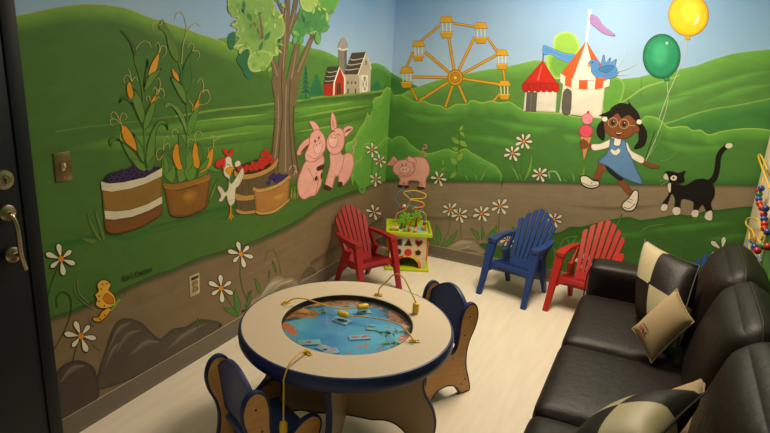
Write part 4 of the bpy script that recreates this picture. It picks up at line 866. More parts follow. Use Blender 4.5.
def sea_mat():
    m = bpy.data.materials.new('undersea_print'); m.use_nodes = True; nt = m.node_tree; b = nt.nodes['Principled BSDF']; b.inputs['Roughness'].default_value = .4
    L = nt.links.new; N = nt.nodes.new
    tc = N('ShaderNodeTexCoord'); ln = N('ShaderNodeVectorMath'); ln.operation = 'LENGTH'; sq = N('ShaderNodeVectorMath'); sq.operation = 'MULTIPLY'; sq.inputs[1].default_value = (1, 1, 0); L(tc.outputs['Object'], sq.inputs[0]); L(sq.outputs[0], ln.inputs[0])
    n1 = N('ShaderNodeTexNoise'); n1.inputs['Scale'].default_value = 5; n1.inputs['Detail'].default_value = 3; L(tc.outputs['Object'], n1.inputs['Vector'])
    rw = N('ShaderNodeValToRGB'); e = rw.color_ramp.elements; e[0].position = .3; e[0].color = (*lin('3a86c0'), 1); e[1].position = .72; e[1].color = (*lin('74c4dc'), 1); L(n1.outputs['Fac'], rw.inputs['Fac'])
    n2 = N('ShaderNodeTexNoise'); n2.inputs['Scale'].default_value = 17; n2.inputs['Detail'].default_value = 5; n2.inputs['Distortion'].default_value = 1.2; L(tc.outputs['Object'], n2.inputs['Vector'])
    rc = N('ShaderNodeValToRGB'); rc.color_ramp.interpolation = 'CONSTANT'; cols = ['1f3a66', '3a6a50', '6a4a34', 'a8683a', 'b85a44', 'c8926a', '2f6a6a', 'b87880']
    e = rc.color_ramp.elements; e[0].position = 0; e[0].color = (*lin(cols[0]), 1); e[1].position = .36; e[1].color = (*lin(cols[1]), 1)
    for p, c in zip((.42, .47, .51, .55, .6, .66), cols[2:]): x = e.new(p); x.color = (*lin(c), 1)
    L(n2.outputs['Fac'], rc.inputs['Fac'])
    n3 = N('ShaderNodeTexNoise'); n3.inputs['Scale'].default_value = 9; n3.inputs['Detail'].default_value = 4; L(tc.outputs['Object'], n3.inputs['Vector'])
    # coral gathers near the rim, mostly towards the wall
    sx = N('ShaderNodeSeparateXYZ'); L(tc.outputs['Object'], sx.inputs[0])
    a1 = N('ShaderNodeMath'); a1.operation = 'MULTIPLY_ADD'; a1.inputs[1].default_value = .16; L(n3.outputs['Fac'], a1.inputs[0]); L(ln.outputs['Value'], a1.inputs[2])
    ax = N('ShaderNodeMath'); ax.operation = 'MULTIPLY_ADD'; ax.inputs[1].default_value = .10; L(sx.outputs['Y'], ax.inputs[0]); L(a1.outputs[0], ax.inputs[2])
    th = N('ShaderNodeMapRange'); th.inputs['From Min'].default_value = .318; th.inputs['From Max'].default_value = .335; L(ax.outputs[0], th.inputs['Value'])
    mx = N('ShaderNodeMix'); mx.data_type = 'RGBA'; L(th.outputs['Result'], mx.inputs['Factor']); L(rw.outputs['Color'], mx.inputs[6]); L(rc.outputs['Color'], mx.inputs[7])
    L(mx.outputs[2], b.inputs['Base Color']); return m
m_orange = mat('print_orange', 'd8764a', rough=.5); m_tile = mat('tile_blue', '8fbdd0', rough=.4); m_leafg = mat('print_green', '5d8f5a', rough=.5)
# printed sea life belongs to the picture
sea = new(); lathe(sea, [(0, TH-.031), (HR_, TH-.031)], seg=64)
def fishshape(bm, x, y, z, L, a, mi=0):
    P = [(-.5, 0), (-.2, .2), (.15, .24), (.4, .08), (.62, .24), (.56, 0), (.62, -.24), (.4, -.08), (.15, -.24), (-.2, -.2)]
    V = [bm.verts.new((x+L*(p*math.cos(a)-q*math.sin(a)), y+L*(p*math.sin(a)+q*math.cos(a)), z)) for p, q in P]
    for tri in tessellate_polygon([[Vector((p, q, 0)) for p, q in P]]): bm.faces.new([V[i] for i in tri]).material_index = mi
q7 = crop(270, 280, 4.8125)
random.seed(4)
for q in [(430, 322), (460, 312), (463, 322), (383, 348), (530, 332), (240, 330), (570, 228)]:
    w_ = surv(q7([q])[0], 2, TH-.031); fishshape(sea, w_.x-TX, w_.y-TY, TH-.0308, .024, random.uniform(0, 6), 1)
for q in [(560, 260), (590, 255), (250, 150), (240, 165), (560, 312), (590, 318), (520, 255), (620, 250), (270, 160), (575, 305), (610, 300), (545, 250)]:
    w_ = surv(q7([q])[0], 2, TH-.031); X0_, Y0_ = w_.x-TX, w_.y-TY
    for k in range(7):
        a = random.uniform(0, 6.28); Lf = random.uniform(.02, .04); d = Vector((math.cos(a), math.sin(a), 0)); nn = Vector((-d.y, d.x, 0)); P0 = Vector((X0_, Y0_, TH-.0309))
        sea.faces.new([sea.verts.new(P0), sea.verts.new(P0+d*Lf*.5+nn*.004), sea.verts.new(P0+d*Lf), sea.verts.new(P0+d*Lf*.5-nn*.004)]).material_index = 2
for q, r_, mi in [((655, 222), .022, 3), ((640, 285), .024, 3), ((85, 225), .03, 1), ((105, 245), .024, 1), ((150, 170), .03, 4), ((185, 160), .035, 4), ((215, 158), .026, 4), ((165, 150), .026, 5), ((195, 172), .024, 5), ((320, 98), .02, 1), ((375, 95), .024, 4), ((410, 95), .02, 1), ((440, 98), .018, 4), ((345, 96), .02, 5), ((600, 150), .02, 1), ((625, 165), .018, 3), ((75, 215), .02, 5), ((120, 262), .014, 1)]:
    w_ = surv(q7([q])[0], 2, TH-.031); X0_, Y0_ = w_.x-TX, w_.y-TY
    n_ = 16; ph = random.uniform(0, 6); zz = TH-.0309+random.uniform(0, .00008)
    f = sea.faces.new([sea.verts.new((X0_+r_*(1+.22*math.sin(5*2*PI*k/n_+ph))*math.cos(2*PI*k/n_), Y0_+r_*.8*(1+.22*math.sin(3*2*PI*k/n_+ph))*math.sin(2*PI*k/n_), zz)) for k in range(n_)]); f.material_index = mi
o = obj('sea_picture', sea, [sea_mat(), m_orange, m_leafg, mat('print_coral_pink', 'd08a78', var=.3, scale=60), mat('print_coral_brown', 'a5683a', var=.4, scale=50), mat('print_coral_tan', 'c88a4a', var=.4, scale=50)], tb, smooth=False); o['label'] = 'undersea picture with coral around the rim'
# clear cover
ma = bpy.data.materials.new('clear_acrylic'); ma.use_nodes = True; nt = ma.node_tree; nt.nodes.remove(nt.nodes['Principled BSDF'])
tr_ = nt.nodes.new('ShaderNodeBsdfTransparent'); gl = nt.nodes.new('ShaderNodeBsdfGlossy'); gl.inputs['Roughness'].default_value = .06; mxs = nt.nodes.new('ShaderNodeMixShader'); fr = nt.nodes.new('ShaderNodeFresnel'); fr.inputs['IOR'].default_value = 1.45
tr_.inputs['Color'].default_value = (.96, .98, .98, 1)
nt.links.new(fr.outputs[0], mxs.inputs[0]); nt.links.new(tr_.outputs[0], mxs.inputs[1]); nt.links.new(gl.outputs[0], mxs.inputs[2]); nt.links.new(mxs.outputs[0], nt.nodes['Material Output'].inputs['Surface'])
COVER = TH-.014
bm = new(); lathe(bm, [(0, COVER), (HR_-.001, COVER)], seg=64); obj('clear_cover', bm, ma, tb)['label'] = 'clear acrylic cover over the picture'
# crossed leg panels
def half_profile(side):   # r, z outline for one arm of a leg panel
    return [(0, TH-.058), (.36, TH-.058), (.385, TH-.09), (.388, TH-.13), (.365, TH-.19), (.348, TH-.25), (.36, TH-.31), (.395, TH-.37), (.415, TH-.44), (.412, .05), (.395, .0), (.31, .0), (.285, .045), (.24, .085), (.19, .10), (.13, .095), (.08, .10), (0, .105)]
for ang, flip in ((math.atan2(.33, .943), 1), (math.atan2(.33, .943)+PI/2, 1)):
    hp = half_profile(1)
    full = [(r, z) for r, z in hp]+[(-r, z) for r, z in hp[-2:0:-1]]
    sm = []
    P = full
    top = [(-.36, TH-.058), (.36, TH-.058)]
    right = cm([(r, z, 0) for r, z in hp[1:]], 4); pts = [(p.x, p.y) for p in right]; pts = [(max(r, 0), min(z, TH-.058)) for r, z in pts]
    pts = [(r, max(z, 0)) for r, z in pts]
    outline = pts+[(-r, z) for r, z in reversed(pts[:-1])]
    d = Vector((math.cos(ang), math.sin(ang), 0)); nn = Vector((-d.y, d.x, 0))
    fn = lambda a, b, t_, d=d, nn=nn: d*a+nn*t_+Vector((0, 0, b))
    bm = new(); prism(bm, outline, fn, -.012, .012); lp = obj('leg_panel', bm, m_lamd, tb, angle=30)
    bm = new(); trim_strip(bm, outline[2:-2], fn, -.012, .012); obj('edge_trim', bm, m_trim, lp)['label'] = 'navy edge trim'

# picture tiles lying in the well
tiles = [((345, 195), .075, .05, -.55, 'dark', 'blue tile with a dark fish under the far yellow handle'), ((487, 227), .042, .05, .0, 'green', 'pale blue tile with green seaweed near the right of the well'), ((430, 275), .09, .038, .25, 'orange', 'long blue tile with two orange fish in the middle of the well'),
         ((188, 300), .092, .04, .2, 'orange', 'blue tile with a red and orange starfish at the left of the well'), ((255, 325), .05, .04, -.5, 'pink', 'small blue tile with a pink fish, second of the two near the wand bracket'), ((293, 342), .062, .042, .35, 'pink', 'blue tile with a pale pink fish at the near rim of the well'), ((455, 152), .06, .032, .2, 'dark', 'dark blue tile under the yellow handle farthest back')]
for q, a, b, rot, kind_, lab in tiles:
    w_ = surv(crop(270, 280, 4.8125)([q])[0], 2, TH-.026)
    t = thing('picture_tile', lab, 'picture tile', (w_.x, w_.y, TH-.0308), rot+.44, 'picture tiles in the play table')
    bm = new(); box(bm, (0, 0, .0035), (a, b, .006), .0015); obj('tile', bm, m_tile, t)
    bm = new()
    if kind_ == 'orange' and a > .085 and rot > .21: fishshape(bm, -.02, 0, .0069, .035, .1); fishshape(bm, .022, 0, .0069, .035, .2)
    elif kind_ == 'orange':
        V = [bm.verts.new((.014*(1 if k % 2 == 0 else .45)*1.2*math.cos(k*PI/5), .014*(1 if k % 2 == 0 else .45)*math.sin(k*PI/5), .0069)) for k in range(10)]; bm.faces.new(V)
    else: fishshape(bm, -.002, 0, .0069, min(a, b)*.9, .3)
    obj('picture', bm, {'dark': mat('print_dark', '2c3a34'), 'green': m_leafg, 'orange': mat('print_red', 'cc5a34'), 'pink': mat('print_pink', 'd89a8c')}[kind_], t, smooth=False)

# magnet wands tethered to the table
m_yel = mat('yellow_cord', 'd2a828', rough=.45, var=.05); m_yelh = mat('yellow_handle', 'e2b81c', rough=.38, var=.04); m_screw = mat('black_screw', '17140f', rough=.4)
def wand(label, bq, ba, cord, hc, hdir, hl=.052):
    b = surv(bq, 2, TH)
    t = thing('magnet_wand', label, 'magnet wand', (b.x, b.y, TH), 0, 'magnet wands tethered to the play table')
    o3 = Vector((b.x, b.y, TH))
    bm = new(); M = Matrix.Rotation(ba, 4, 'Z'); box(bm, (0, 0, .0035), (.044, .018, .006), .003, M); box(bm, (0, 0, .009), (.016, .016, .012), .004, M); br = obj('bracket', bm, m_yelh, t)
    for s_ in (-.015, .015):
        bm = new(); lathe(bm, [(0, .0025), (.0035, .002), (.0045, 0)], M @ Matrix.Translation((s_, 0, .0066)), 10); obj('screw', bm, m_screw, br)
    bm = new(); tube(bm, cm([p-o3 for p in cord], 8), .0032, 8); obj('cord', bm, m_yel, t)
    d = Vector(hdir).normalized(); R_ = d.to_track_quat('Z', 'Y').to_matrix().to_4x4()
    bm = new(); lathe(bm, [(0, -hl*.5), (.010, -hl*.5), (.0135, -hl*.42), (.0145, -hl*.3), (.0145, hl*.36), (.012, hl*.46), (.006, hl*.5), (0, hl*.5)], Matrix.Translation(Vector(hc)-o3) @ R_, 18); obj('handle', bm, m_yelh, t)
def tz(q, z): return surv(q, 2, z)
q7 = crop(270, 280, 4.8125)
A = tz((285.8, 303.3), TH+.012)
h = tz(q7([(447, 129)])[0], COVER+.0155); h2 = tz(q7([(425, 132)])[0], COVER+.0155); d = (h-h2).normalized()
wand('yellow magnet wand lying farther back in the well, cord crossing from the left rim', (285.8, 303.8), 1.2, [A, tz(q7([(115, 90)])[0], TH+.035), tz(q7([(165, 90)])[0], TH+.03), tz(q7([(225, 108)])[0], TH+.02), tz(q7([(285, 128)])[0], TH+.004), tz(q7([(350, 138)])[0], COVER+.012), h-d*.024], h, -d)
A = tz((414.4, 341.5), TH+.012)
h = tz(q7([(352, 165)])[0], COVER+.0155); h2 = tz(q7([(375, 172)])[0], COVER+.0155); d = (h-h2).normalized()
wand('yellow magnet wand lying mid well, cord crossing from the right rim', (414.4, 342), .5, [A, tz(q7([(668, 258)])[0], TH+.03), tz(q7([(630, 222)])[0], TH+.03), tz(q7([(570, 196)])[0], TH+.02), tz(q7([(480, 180)])[0], COVER+.02), tz(q7([(410, 174)])[0], COVER+.014), h-d*.024], h, -d)
A = tz((378.4, 295.7), TH); B = tz((415.3, 313.5), TH)
def arcp(t_, hgt, za=.012, zb=.055): return A.lerp(B, t_)+Vector((0, 0, za*(1-t_)+zb*t_+hgt*4*t_*(1-t_)))
wand('yellow magnet wand standing upright on the rim with an arching cord', (378.4, 295.7), .1, [A+Vector((0, 0, .012)), arcp(.02, .9*.09)+Vector((0, 0, .02)), arcp(.2, .105), arcp(.42, .118), arcp(.65, .112), arcp(.86, .085), arcp(.97, .06), B+Vector((0, 0, .05))], B+Vector((0, 0, .027)), (0, 0, 1))
A = tz((307.7, 353.4), TH)
best = min((abs((lambda p: 385+FPX*((p-CAM).dot(CR))/((p-CAM).dot(CF)))(Vector((TX+.485*math.cos(a), TY+.485*math.sin(a), .5)))-283.5), a) for a in [math.radians(k*.5) for k in range(400, 600)])[1]
E_ = Vector((TX+.485*math.cos(best), TY+.485*math.sin(best), 0))
def pz(py, x=E_):
    zs = [k*.002 for k in range(0, 330)]
    return min(zs, key=lambda z: abs(216.5-FPX*((Vector((x.x, x.y, z))-CAM).dot(CU))/((Vector((x.x, x.y, z))-CAM).dot(CF))-py))
zt, zb = pz(385), pz(419)
hc = E_+Vector((0, 0, pz(428)))
wand('yellow magnet wand hanging over the near edge of the table by its cord', (307.7, 353.4), -.35, [A+Vector((0, 0, .012)), A.lerp(E_+Vector((0, 0, TH)), .12)+Vector((0, 0, .02)), A.lerp(E_+Vector((0, 0, TH)), .45)+Vector((0, 0, .032)), A.lerp(E_+Vector((0, 0, TH)), .8)+Vector((0, 0, .022)), E_+Vector((0, 0, TH-.02)), E_+Vector((0, 0, zt)), E_+Vector((0, 0, (zt+zb)/2)), hc+Vector((0, 0, .024))], hc, (0, 0, 1))

# ---------------------------------------------------------------- children's wooden chairs
m_wood = mat('maple_laminate', 'd49c5c', rough=.45, var=.12, scale=6, stretch=(1, 3, 12))
m_blue = mat('navy_laminate', '3a4d86', rough=.45, var=.05)
SIDE = [(.165, .02), (.155, .0), (.105, .0), (.088, .02), (.055, .06), (0, .075), (-.055, .06), (-.088, .02), (-.105, 0), (-.155, 0), (-.168, .02), (-.16, .07), (-.135, .13), (-.14, .19), (-.165, .25), (-.165, .305), (-.13, .335), (-.08, .325), (-.03, .285), (.015, .265), (.045, .29), (.055, .36), (.058, .44), (.075, .505), (.112, .535), (.15, .515), (.168, .455), (.158, .39), (.13, .32), (.118, .25), (.125, .16), (.15, .08)]
def kid_chair(label, loc, rz):
    t = thing('wooden_child_chair', label, 'child chair', (*loc, 0), rz, 'low wooden chairs at the play table'); t.scale = (1.04, 1, .95)
    out = [(p.x, max(p.y, 0)) for p in cm([(a, b, 0) for a, b in SIDE], 4, True)]
    for s_ in (-1, 1):
        fn = lambda a, b, x, s_=s_: Vector((s_*.148+x, a, b))
        bm = new(); prism(bm, out, fn, -.009, .009); sp = obj('side_panel', bm, m_wood, t, angle=30)
        bm = new(); trim_strip(bm, out, fn, -.009, .009); obj('edge_trim', bm, m_trim, sp)['label'] = 'navy edge trim'
        for y, z in ((.115, .46), (.09, .355), (.03, .235), (-.06, .235), (.1, .06), (.125, .085)):
            bm = new(); lathe(bm, [(0, .002), (.004, .0018), (.0055, -.001)], Matrix.Translation((s_*.157, y, z)) @ Matrix.Rotation(s_*PI/2, 4, 'Y'), 10); obj('bolt', bm, m_screw, sp)
    # curved back panel
    bp = [(-.139, .30), (-.139, .475), (-.125, .505), (-.09, .54), (-.045, .568), (0, .576), (.045, .568), (.09, .54), (.125, .505), (.139, .475), (.139, .30), (.08, .285), (-.08, .285)]
    bo = [(p.x, p.y) for p in cm([(a, b, 0) for a, b in bp], 4, True)]; bo = [(max(-.139, min(.139, a)), b) for a, b in bo]
    fn = lambda a, b, y_: Vector((a, .088+y_+(b-.3)*.12, b))
    bm = new(); prism(bm, bo, fn, -.009, .009); bk = obj('backrest', bm, m_blue, t, angle=30)
    bm = new(); trim_strip(bm, bo, fn, -.009, .009, off=.001); obj('edge_trim', bm, m_trim, bk)
    bm = new(); box(bm, (0, -.025, .235), (.277, .24, .02), .006, Matrix.Rotation(0, 4, 'X')); obj('seat', bm, m_blue, t)
    bm = new(); box(bm, (0, .05, .15), (.277, .018, .09), .004); obj('stretcher', bm, m_blue, t)
    return t
kid_chair('wooden child chair with navy back at the right side of the play table', (1.185, -1.862), -.551)
kid_chair('wooden child chair with navy back at the near side of the play table', (.862, -2.834), math.radians(155.3))

# ---------------------------------------------------------------- plastic slatted garden chairs, child size
def slat_chair(label, loc, rz, m, scale=1):
    t = thing('plastic_child_chair', label, 'child chair', (*loc, 0), rz, 'child-size plastic slat-back chairs'); t.scale = (scale,)*3
    # seat: slats curving from the front edge to the back
    bm = new()
    prof = [(-.115, .19), (-.122, .22), (-.112, .238), (-.08, .24), (-.03, .23), (.02, .212), (.07, .197), (.115, .186)]
    pr_ = cm([(a, b, 0) for a, b in prof], 4)
    rows = []
    for i, p in enumerate(pr_):
        u = i/(len(pr_)-1); wx = .155-.03*u
        row = []
        for j in range(13):
            x = -1+2*j/12; z = p.y-.006*(1-x*x)*(1 if i > 6 else 0)
            row.append(bm.verts.new((x*wx, p.x, z)))
        rows.append(row)
    for a, b in zip(rows, rows[1:]):
        for j in range(12): bm.faces.new((a[j], a[j+1], b[j+1], b[j]))
    r = bmesh.ops.solidify(bm, geom=bm.faces[:], thickness=.014)
    obj('seat', bm, m, t)
    # apron under the front edge, arched
    bm = new()
    ap = [(-.165, .24), (.165, .24), (.165, .17), (.145, .175), (.125, .2), (.08, .214), (-.08, .214), (-.125, .2), (-.145, .175), (-.165, .17)]
    prism(bm, ap, lambda a, b, y_: Vector((a, -.113+y_-(.24-b)*.2, b)), -.006, .006); obj('apron', bm, m, t, angle=30)
    # backrest of seven slats on a shell
    bm = new()
    def bpt(u, v, off=0):     # u across -1..1, v up 0..1
        wx = .108+.064*v; y = .088+.225*v-.012*u*u; z = .185+.410*v
        nrm = Vector((0, .87, -.48)); return Vector((u*wx, y, z))+nrm*off
    ns = 7
    tops = [.79, .89, .965, 1.0, .965, .89, .79]
    for k in range(ns):
        u0 = -1+2*k/ns+.034; u1 = -1+2*(k+1)/ns-.034; tp = tops[k]; tl = tp-(.045 if k < 3 else .0); trr = tp-(.045 if k > 3 else .0)
        if k == 3: tl = trr = tp-.012
        um = (u0+u1)/2
        vs = []
        for off in (-.006, .006):
            vs.append([bm.verts.new(bpt(u0, .0, off)), bm.verts.new(bpt(u1, .0, off)), bm.verts.new(bpt(u1, .5, off)), bm.verts.new(bpt(u1, trr, off)), bm.verts.new(bpt(um, tp, off)), bm.verts.new(bpt(u0, tl, off)), bm.verts.new(bpt(u0, .5, off))])
        bm.faces.new(vs[0]); bm.faces.new(vs[1][::-1])
        for i in range(7): j = (i+1) % 7; bm.faces.new((vs[0][i], vs[0][j], vs[1][j], vs[1][i]))
    for v0, v1 in ((-.03, .14),):
        vs = []
        for off in (-.004 if v0 < 0 else .004, .011):
            vs.append([bm.verts.new(bpt(u, v, off)) for u, v in ((-.98, v0), (.98, v0), (.98, v1), (-.98, v1))])
        bm.faces.new(vs[0]); bm.faces.new(vs[1][::-1])
        for i in range(4): j = (i+1) % 4; bm.faces.new((vs[0][i], vs[0][j], vs[1][j], vs[1][i]))
    r = bmesh.ops.bevel(bm, geom=bm.edges[:], offset=.002, segments=1, affect='EDGES'); obj('backrest', bm, m, t, angle=35)
    for s_ in (-1, 1):
        # arm: a flat board that turns in towards the back and folds down at the rim
        bm = new()
        ap = [(.140, -.118), (.192, -.118), (.203, -.09), (.204, .01), (.194, .10), (.172, .195), (.150, .21), (.140, .185), (.150, .10), (.152, .01), (.138, -.09)]
        prism(bm, [(p.x, p.y) for p in cm([(a, b, 0) for a, b in ap], 3, True)], lambda a, b, z_, s_=s_: Vector((s_*a, b, .398+z_-.0*b-(.03 if b < -.2 else 0)*0)), -.012, .012)
        prism(bm, [(-.112, .40), (.04, .40), (.11, .395), (.11, .378), (.04, .370), (-.112, .355)], lambda a, b, x_, s_=s_: Vector((s_*(.194+x_-(.006 if a > .1 else 0)), a, b)), -.005, .005)
        obj('arm', bm, m, t, angle=35)
        # front leg: wide at the arm, tapering to the foot
        bm = new()
        def fl(z):
            u = z/.39; return Vector((s_*(.176+.004*u), -.200+.0*u, z))
        ringz = [0, .01, .1, .2, .25, .32, .385, .395]; prev = None
        for z in ringz:
            u = z/.395; c = Vector((s_*(.180-.010*u), -.2+.112*u, z)); wx = .017+.012*u; wy = .015+.008*u
            if z < .02: wx *= 1.15; wy *= 1.15
            ring = [bm.verts.new(c+Vector((a*wx, b*wy, 0))) for a, b in ((-1, -1), (1, -1), (1, 1), (-1, 1))]
            if prev:
                for i in range(4): j = (i+1) % 4; bm.faces.new((prev[i], prev[j], ring[j], ring[i]))
            else: bm.faces.new(ring[::-1])
            prev = ring
        bm.faces.new(prev)
        bmesh.ops.bevel(bm, geom=[e for e in bm.edges if abs(e.verts[0].co.z-e.verts[1].co.z) > .005], offset=.004, segments=2, affect='EDGES'); obj('front_leg', bm, m, t, angle=35)
        bm = new(); prev = None
        for u in (0, .03, .3, .6, .85, 1):
            z = .30*u; c = Vector((s_*(.152-.006*u), .192-.125*u, z)); wx = .014+.004*u; wy = .013+.022*u
            ring = [bm.verts.new(c+Vector((a*wx, b*wy, 0))) for a, b in ((-1, -1), (1, -1), (1, 1), (-1, 1))]
            if prev:
                for i in range(4): j = (i+1) % 4; bm.faces.new((prev[i], prev[j], ring[j], ring[i]))
            else: bm.faces.new(ring[::-1])
            prev = ring
        bm.faces.new(prev)
        prism(bm, [(.075, .28), (.16, .395), (.2, .395), (.125, .28)], lambda a, b, x_, s_=s_: Vector((s_*(.146+x_), a, b)), -.008, .008)
        prism(bm, [(-.11, .24), (-.125, .19), (.03, .165), (.1, .19), (.1, .22)], lambda a, b, x_, s_=s_: Vector((s_*(.150+x_-(.012 if a > 0 else 0)), a, b)), -.006, .006)
        obj('rear_leg', bm, m, t, angle=35)
    return t
m_pred = mat('red_plastic', '9c2026', rough=.38, var=.04, spec=.5); m_pblue = mat('blue_plastic', '26407e', rough=.38, var=.04); m_pred2 = mat('bright_red_plastic', 'b22822', rough=.38, var=.04)
slat_chair('red plastic slat-back child chair in the corner beside the activity cube', (.302, -.872), math.radians(64), m_pred, .93)
slat_chair('blue plastic slat-back child chair standing fully in view by the back wall', (1.292, -.392), math.radians(-14), m_pblue)
slat_chair('red plastic slat-back child chair half hidden by the sofa arm', (1.778, -.41), math.radians(-12), m_pred2)
slat_chair('blue plastic slat-back child chair almost wholly hidden behind the sofa back', (2.53, -.40), math.radians(3), m_pblue, .83)

# ---------------------------------------------------------------- activity cube
m_cream = mat('cream_wood', 'd8c6a0', rough=.5, var=.06, scale=8, stretch=(1, 1, 6)); m_lime = mat('lime_paint', 'b9cc1e', rough=.4, var=.04)
colr = {'red': 'c8261c', 'yellow': 'e0b020', 'orange': 'dd7420', 'purple': '5f3a70', 'blue': '4a88b0', 'green': '6fae28', 'teal': '6f9a98', 'white': 'd8d4c4', 'tan': 'c8a468', 'brown': '7a3a20'}
def cmat(c): return mat('toy_'+c, colr[c], rough=.38, var=.04)
cube = thing('activity_cube', 'wooden activity cube with lime green top and bead wires', 'activity cube', (.366, -.287, 0), math.radians(26)); cube.scale = (1.08, 1.08, 1.05)
bm = new(); box(bm, (0, 0, .0095), (.325, .325, .019), .006); obj('base', bm, m_lime, cube)
# body: four walls with cut-out front arch
S = .133
arch = [(-S, .019), (-.088, .019)]+[(-.088*math.cos(a), .019+.088*math.sin(a)) for a in [PI*k/16 for k in range(1, 16)]]+[(.088, .019), (S, .019), (S, .277), (-S, .277)]
bm = new(); prism(bm, arch, lambda a, b, y_: Vector((a, -S+y_, b)), -.006, .006)
box(bm, (0, S, .148), (2*S, .012, .258)); box(bm, (-S+.006, 0, .148), (.012, 2*S-.012, .258)); box(bm, (S-.006, 0, .148), (.012, 2*S-.012, .258)); obj('body', bm, m_cream, cube, angle=30)
bm = new(); box(bm, (0, 0, .283), (.335, .335, .014), .006)
for sx, sy, wx, wy in ((0, .16, .335, .016), (0, -.16, .335, .016), (.16, 0, .016, .335), (-.16, 0, .016, .335)): box(bm, (sx, sy, .297), (wx, wy, .024), .005)
obj('tray', bm, m_lime, cube)
bm = new()
rp = [(-.1, -.02), (-.04, .03), (.02, .0), (.08, .05), (.13, .03), (.13, -.06), (.07, -.1), (.02, -.07), (-.05, -.05), (-.11, -.08)]
prism(bm, [(p.x, p.y) for p in cm([(a, b, 0) for a, b in rp], 4, True)], lambda a, b, z: Vector((a, b, .2905+z)), 0, .003); obj('river_board', bm, mat('river_blue', '8cc0c8', rough=.4), cube)['label'] = 'pale blue river shape'
# holes on the front face
def shape(kind, r):
    if kind == 'square': return [(-r, -r), (r, -r), (r, r), (-r, r)]
    if kind == 'triangle': return [(0, r*1.15), (-r*1.1, -r*.9), (r*1.1, -r*.9)]
    if kind == 'heart': return [(0, -r*1.1), (-r*.75, -r*.3), (-r*1.1, r*.3), (-r*.85, r*.85), (-r*.4, r*.9), (0, r*.5), (r*.4, r*.9), (r*.85, r*.85), (r*1.1, r*.3), (r*.75, -r*.3)]
    if kind == 'pentagon': return [(r*1.1*math.sin(2*PI*k/5), r*1.1*math.cos(2*PI*k/5)) for k in range(5)]
    return [(r*math.cos(2*PI*k/20), r*math.sin(2*PI*k/20)) for k in range(20)]
for kind, x, z, c in (('square', -.072, .222, 'blue'), ('triangle', .0, .222, 'purple'), ('heart', .075, .222, 'red'), ('circle', -.072, .147, 'teal'), ('circle', .002, .145, 'red'), ('pentagon', .075, .147, 'yellow')):
    bm = new(); P = shape(kind, .0285); prism(bm, P, lambda a, b, y_, x=x, z=z: Vector((x+a, -S-.006+y_, z+b)), -.003, 0)
    o = obj('shape_ring', bm, cmat(c), cube, angle=30); o['label'] = '%s %s outline' % (c, kind)
    if not (kind == 'circle' and c == 'red'):
        bm = new(); P = shape(kind, .021); prism(bm, P, lambda a, b, y_, x=x, z=z: Vector((x+a, -S-.0095+y_, z+b)), -.0008, .0); obj('hole', bm, mat('hole_dark', '2c1c12', rough=.7), o, smooth=False)
# coloured stones of the arch
seg = ['purple', 'red', 'yellow', 'yellow', 'orange']
for k, c in enumerate(seg):
    a0, a1 = PI-PI*k/5, PI-PI*(k+1)/5-.0
    P = [(.088*math.cos(a0+(a1-a0)*i/6), .019+.088*math.sin(a0+(a1-a0)*i/6)) for i in range(7)]+[(.107*math.cos(a1+(a0-a1)*i/6), .019+.107*math.sin(a1+(a0-a1)*i/6)) for i in range(7)]
    bm = new(); prism(bm, P, lambda a, b, y_: Vector((a, -S-.006+y_, b)), -.0022, 0); obj('arch_stone', bm, cmat(c), cube, smooth=False)['label'] = c+' arch stone'
# side panels
bm = new(); box(bm, (S+.010, 0, .15), (.016, .19, .17), .004); o = obj('door_panel', bm, cmat('orange'), cube); o['label'] = 'orange panel on the side'
bm = new(); box(bm, (S+.0185, 0, .15), (.003, .15, .13), .001); obj('inset', bm, m_cream, o)
bm = new()
for y in (-.08, -.03, .02, .07): tube(bm, [(-S-.013, y, .06), (-S-.013, y, .24)], .005, 8)
box(bm, (-S-.008, 0, .25), (.02, .22, .012), .003); box(bm, (-S-.008, 0, .055), (.02, .22, .012), .003); o = obj('abacus', bm, cmat('yellow'), cube); o['label'] = 'yellow abacus frame'
for i, y in enumerate((-.08, -.03, .02, .07)):
    for j in range(3):
        bm = new(); sphere(bm, (-S-.013, y, .08+j*.034+i*.012), .013); obj('bead', bm, cmat(('orange', 'green', 'yellow', 'red')[(i+j) % 4]), o)
# wires above the tray
def wire(c, pts, r=.0036, lab=None):
    bm = new(); tube(bm, cm(pts, 8), r, 8); o = obj('wire', bm, cmat(c), cube)
    if lab: o['label'] = lab
    return o
Z0 = .29
wire('yellow', [(-.10, .06, Z0), (-.09, .06, .38), (-.03, .06, .42), (0, .06, .50), (-.05, .06, .555), (.03, .06, .575), (.11, .05, .555), (.10, .04, .525), (-.0, .04, .51), (.09, .03, .495), (.1, .03, .46), (.02, .04, .435), (.12, .05, .40), (.13, .05, Z0)], lab='yellow zigzag wire')
wire('blue', [(-.06, .11, Z0), (-.07, .11, .42), (-.11, .11, .49), (-.075, .11, .555), (-.005, .11, .545), (.02, .11, .49), (-.02, .11, .44), (.08, .11, .43), (.12, .10, .36), (.12, .1, Z0)], lab='blue looped wire')
wire('red', [(.0, -.02, Z0), (.02, -.02, .36), (.07, -.03, .39), (.11, -.03, .36), (.13, -.06, Z0)], lab='red arched wire')
def bead(c, p, r=.014, k=None):
    bm = new(); sphere(bm, p, r); obj('bead', bm, cmat(c), cube)
for c, p in (('red', (-.055, .06, .435)), ('white', (-.04, .06, .448)), ('blue', (.045, .05, .44)), ('red', (.085, .05, .452)), ('red', (.07, .05, .447)), ('orange', (.055, -.06, .31)), ('orange', (.11, -.04, .31)), ('purple', (.115, -.03, .345)), ('red', (.0, -.1, .31)), ('yellow', (.045, -.1, .31)), ('green', (-.03, -.1, .31))): bead(c, p)
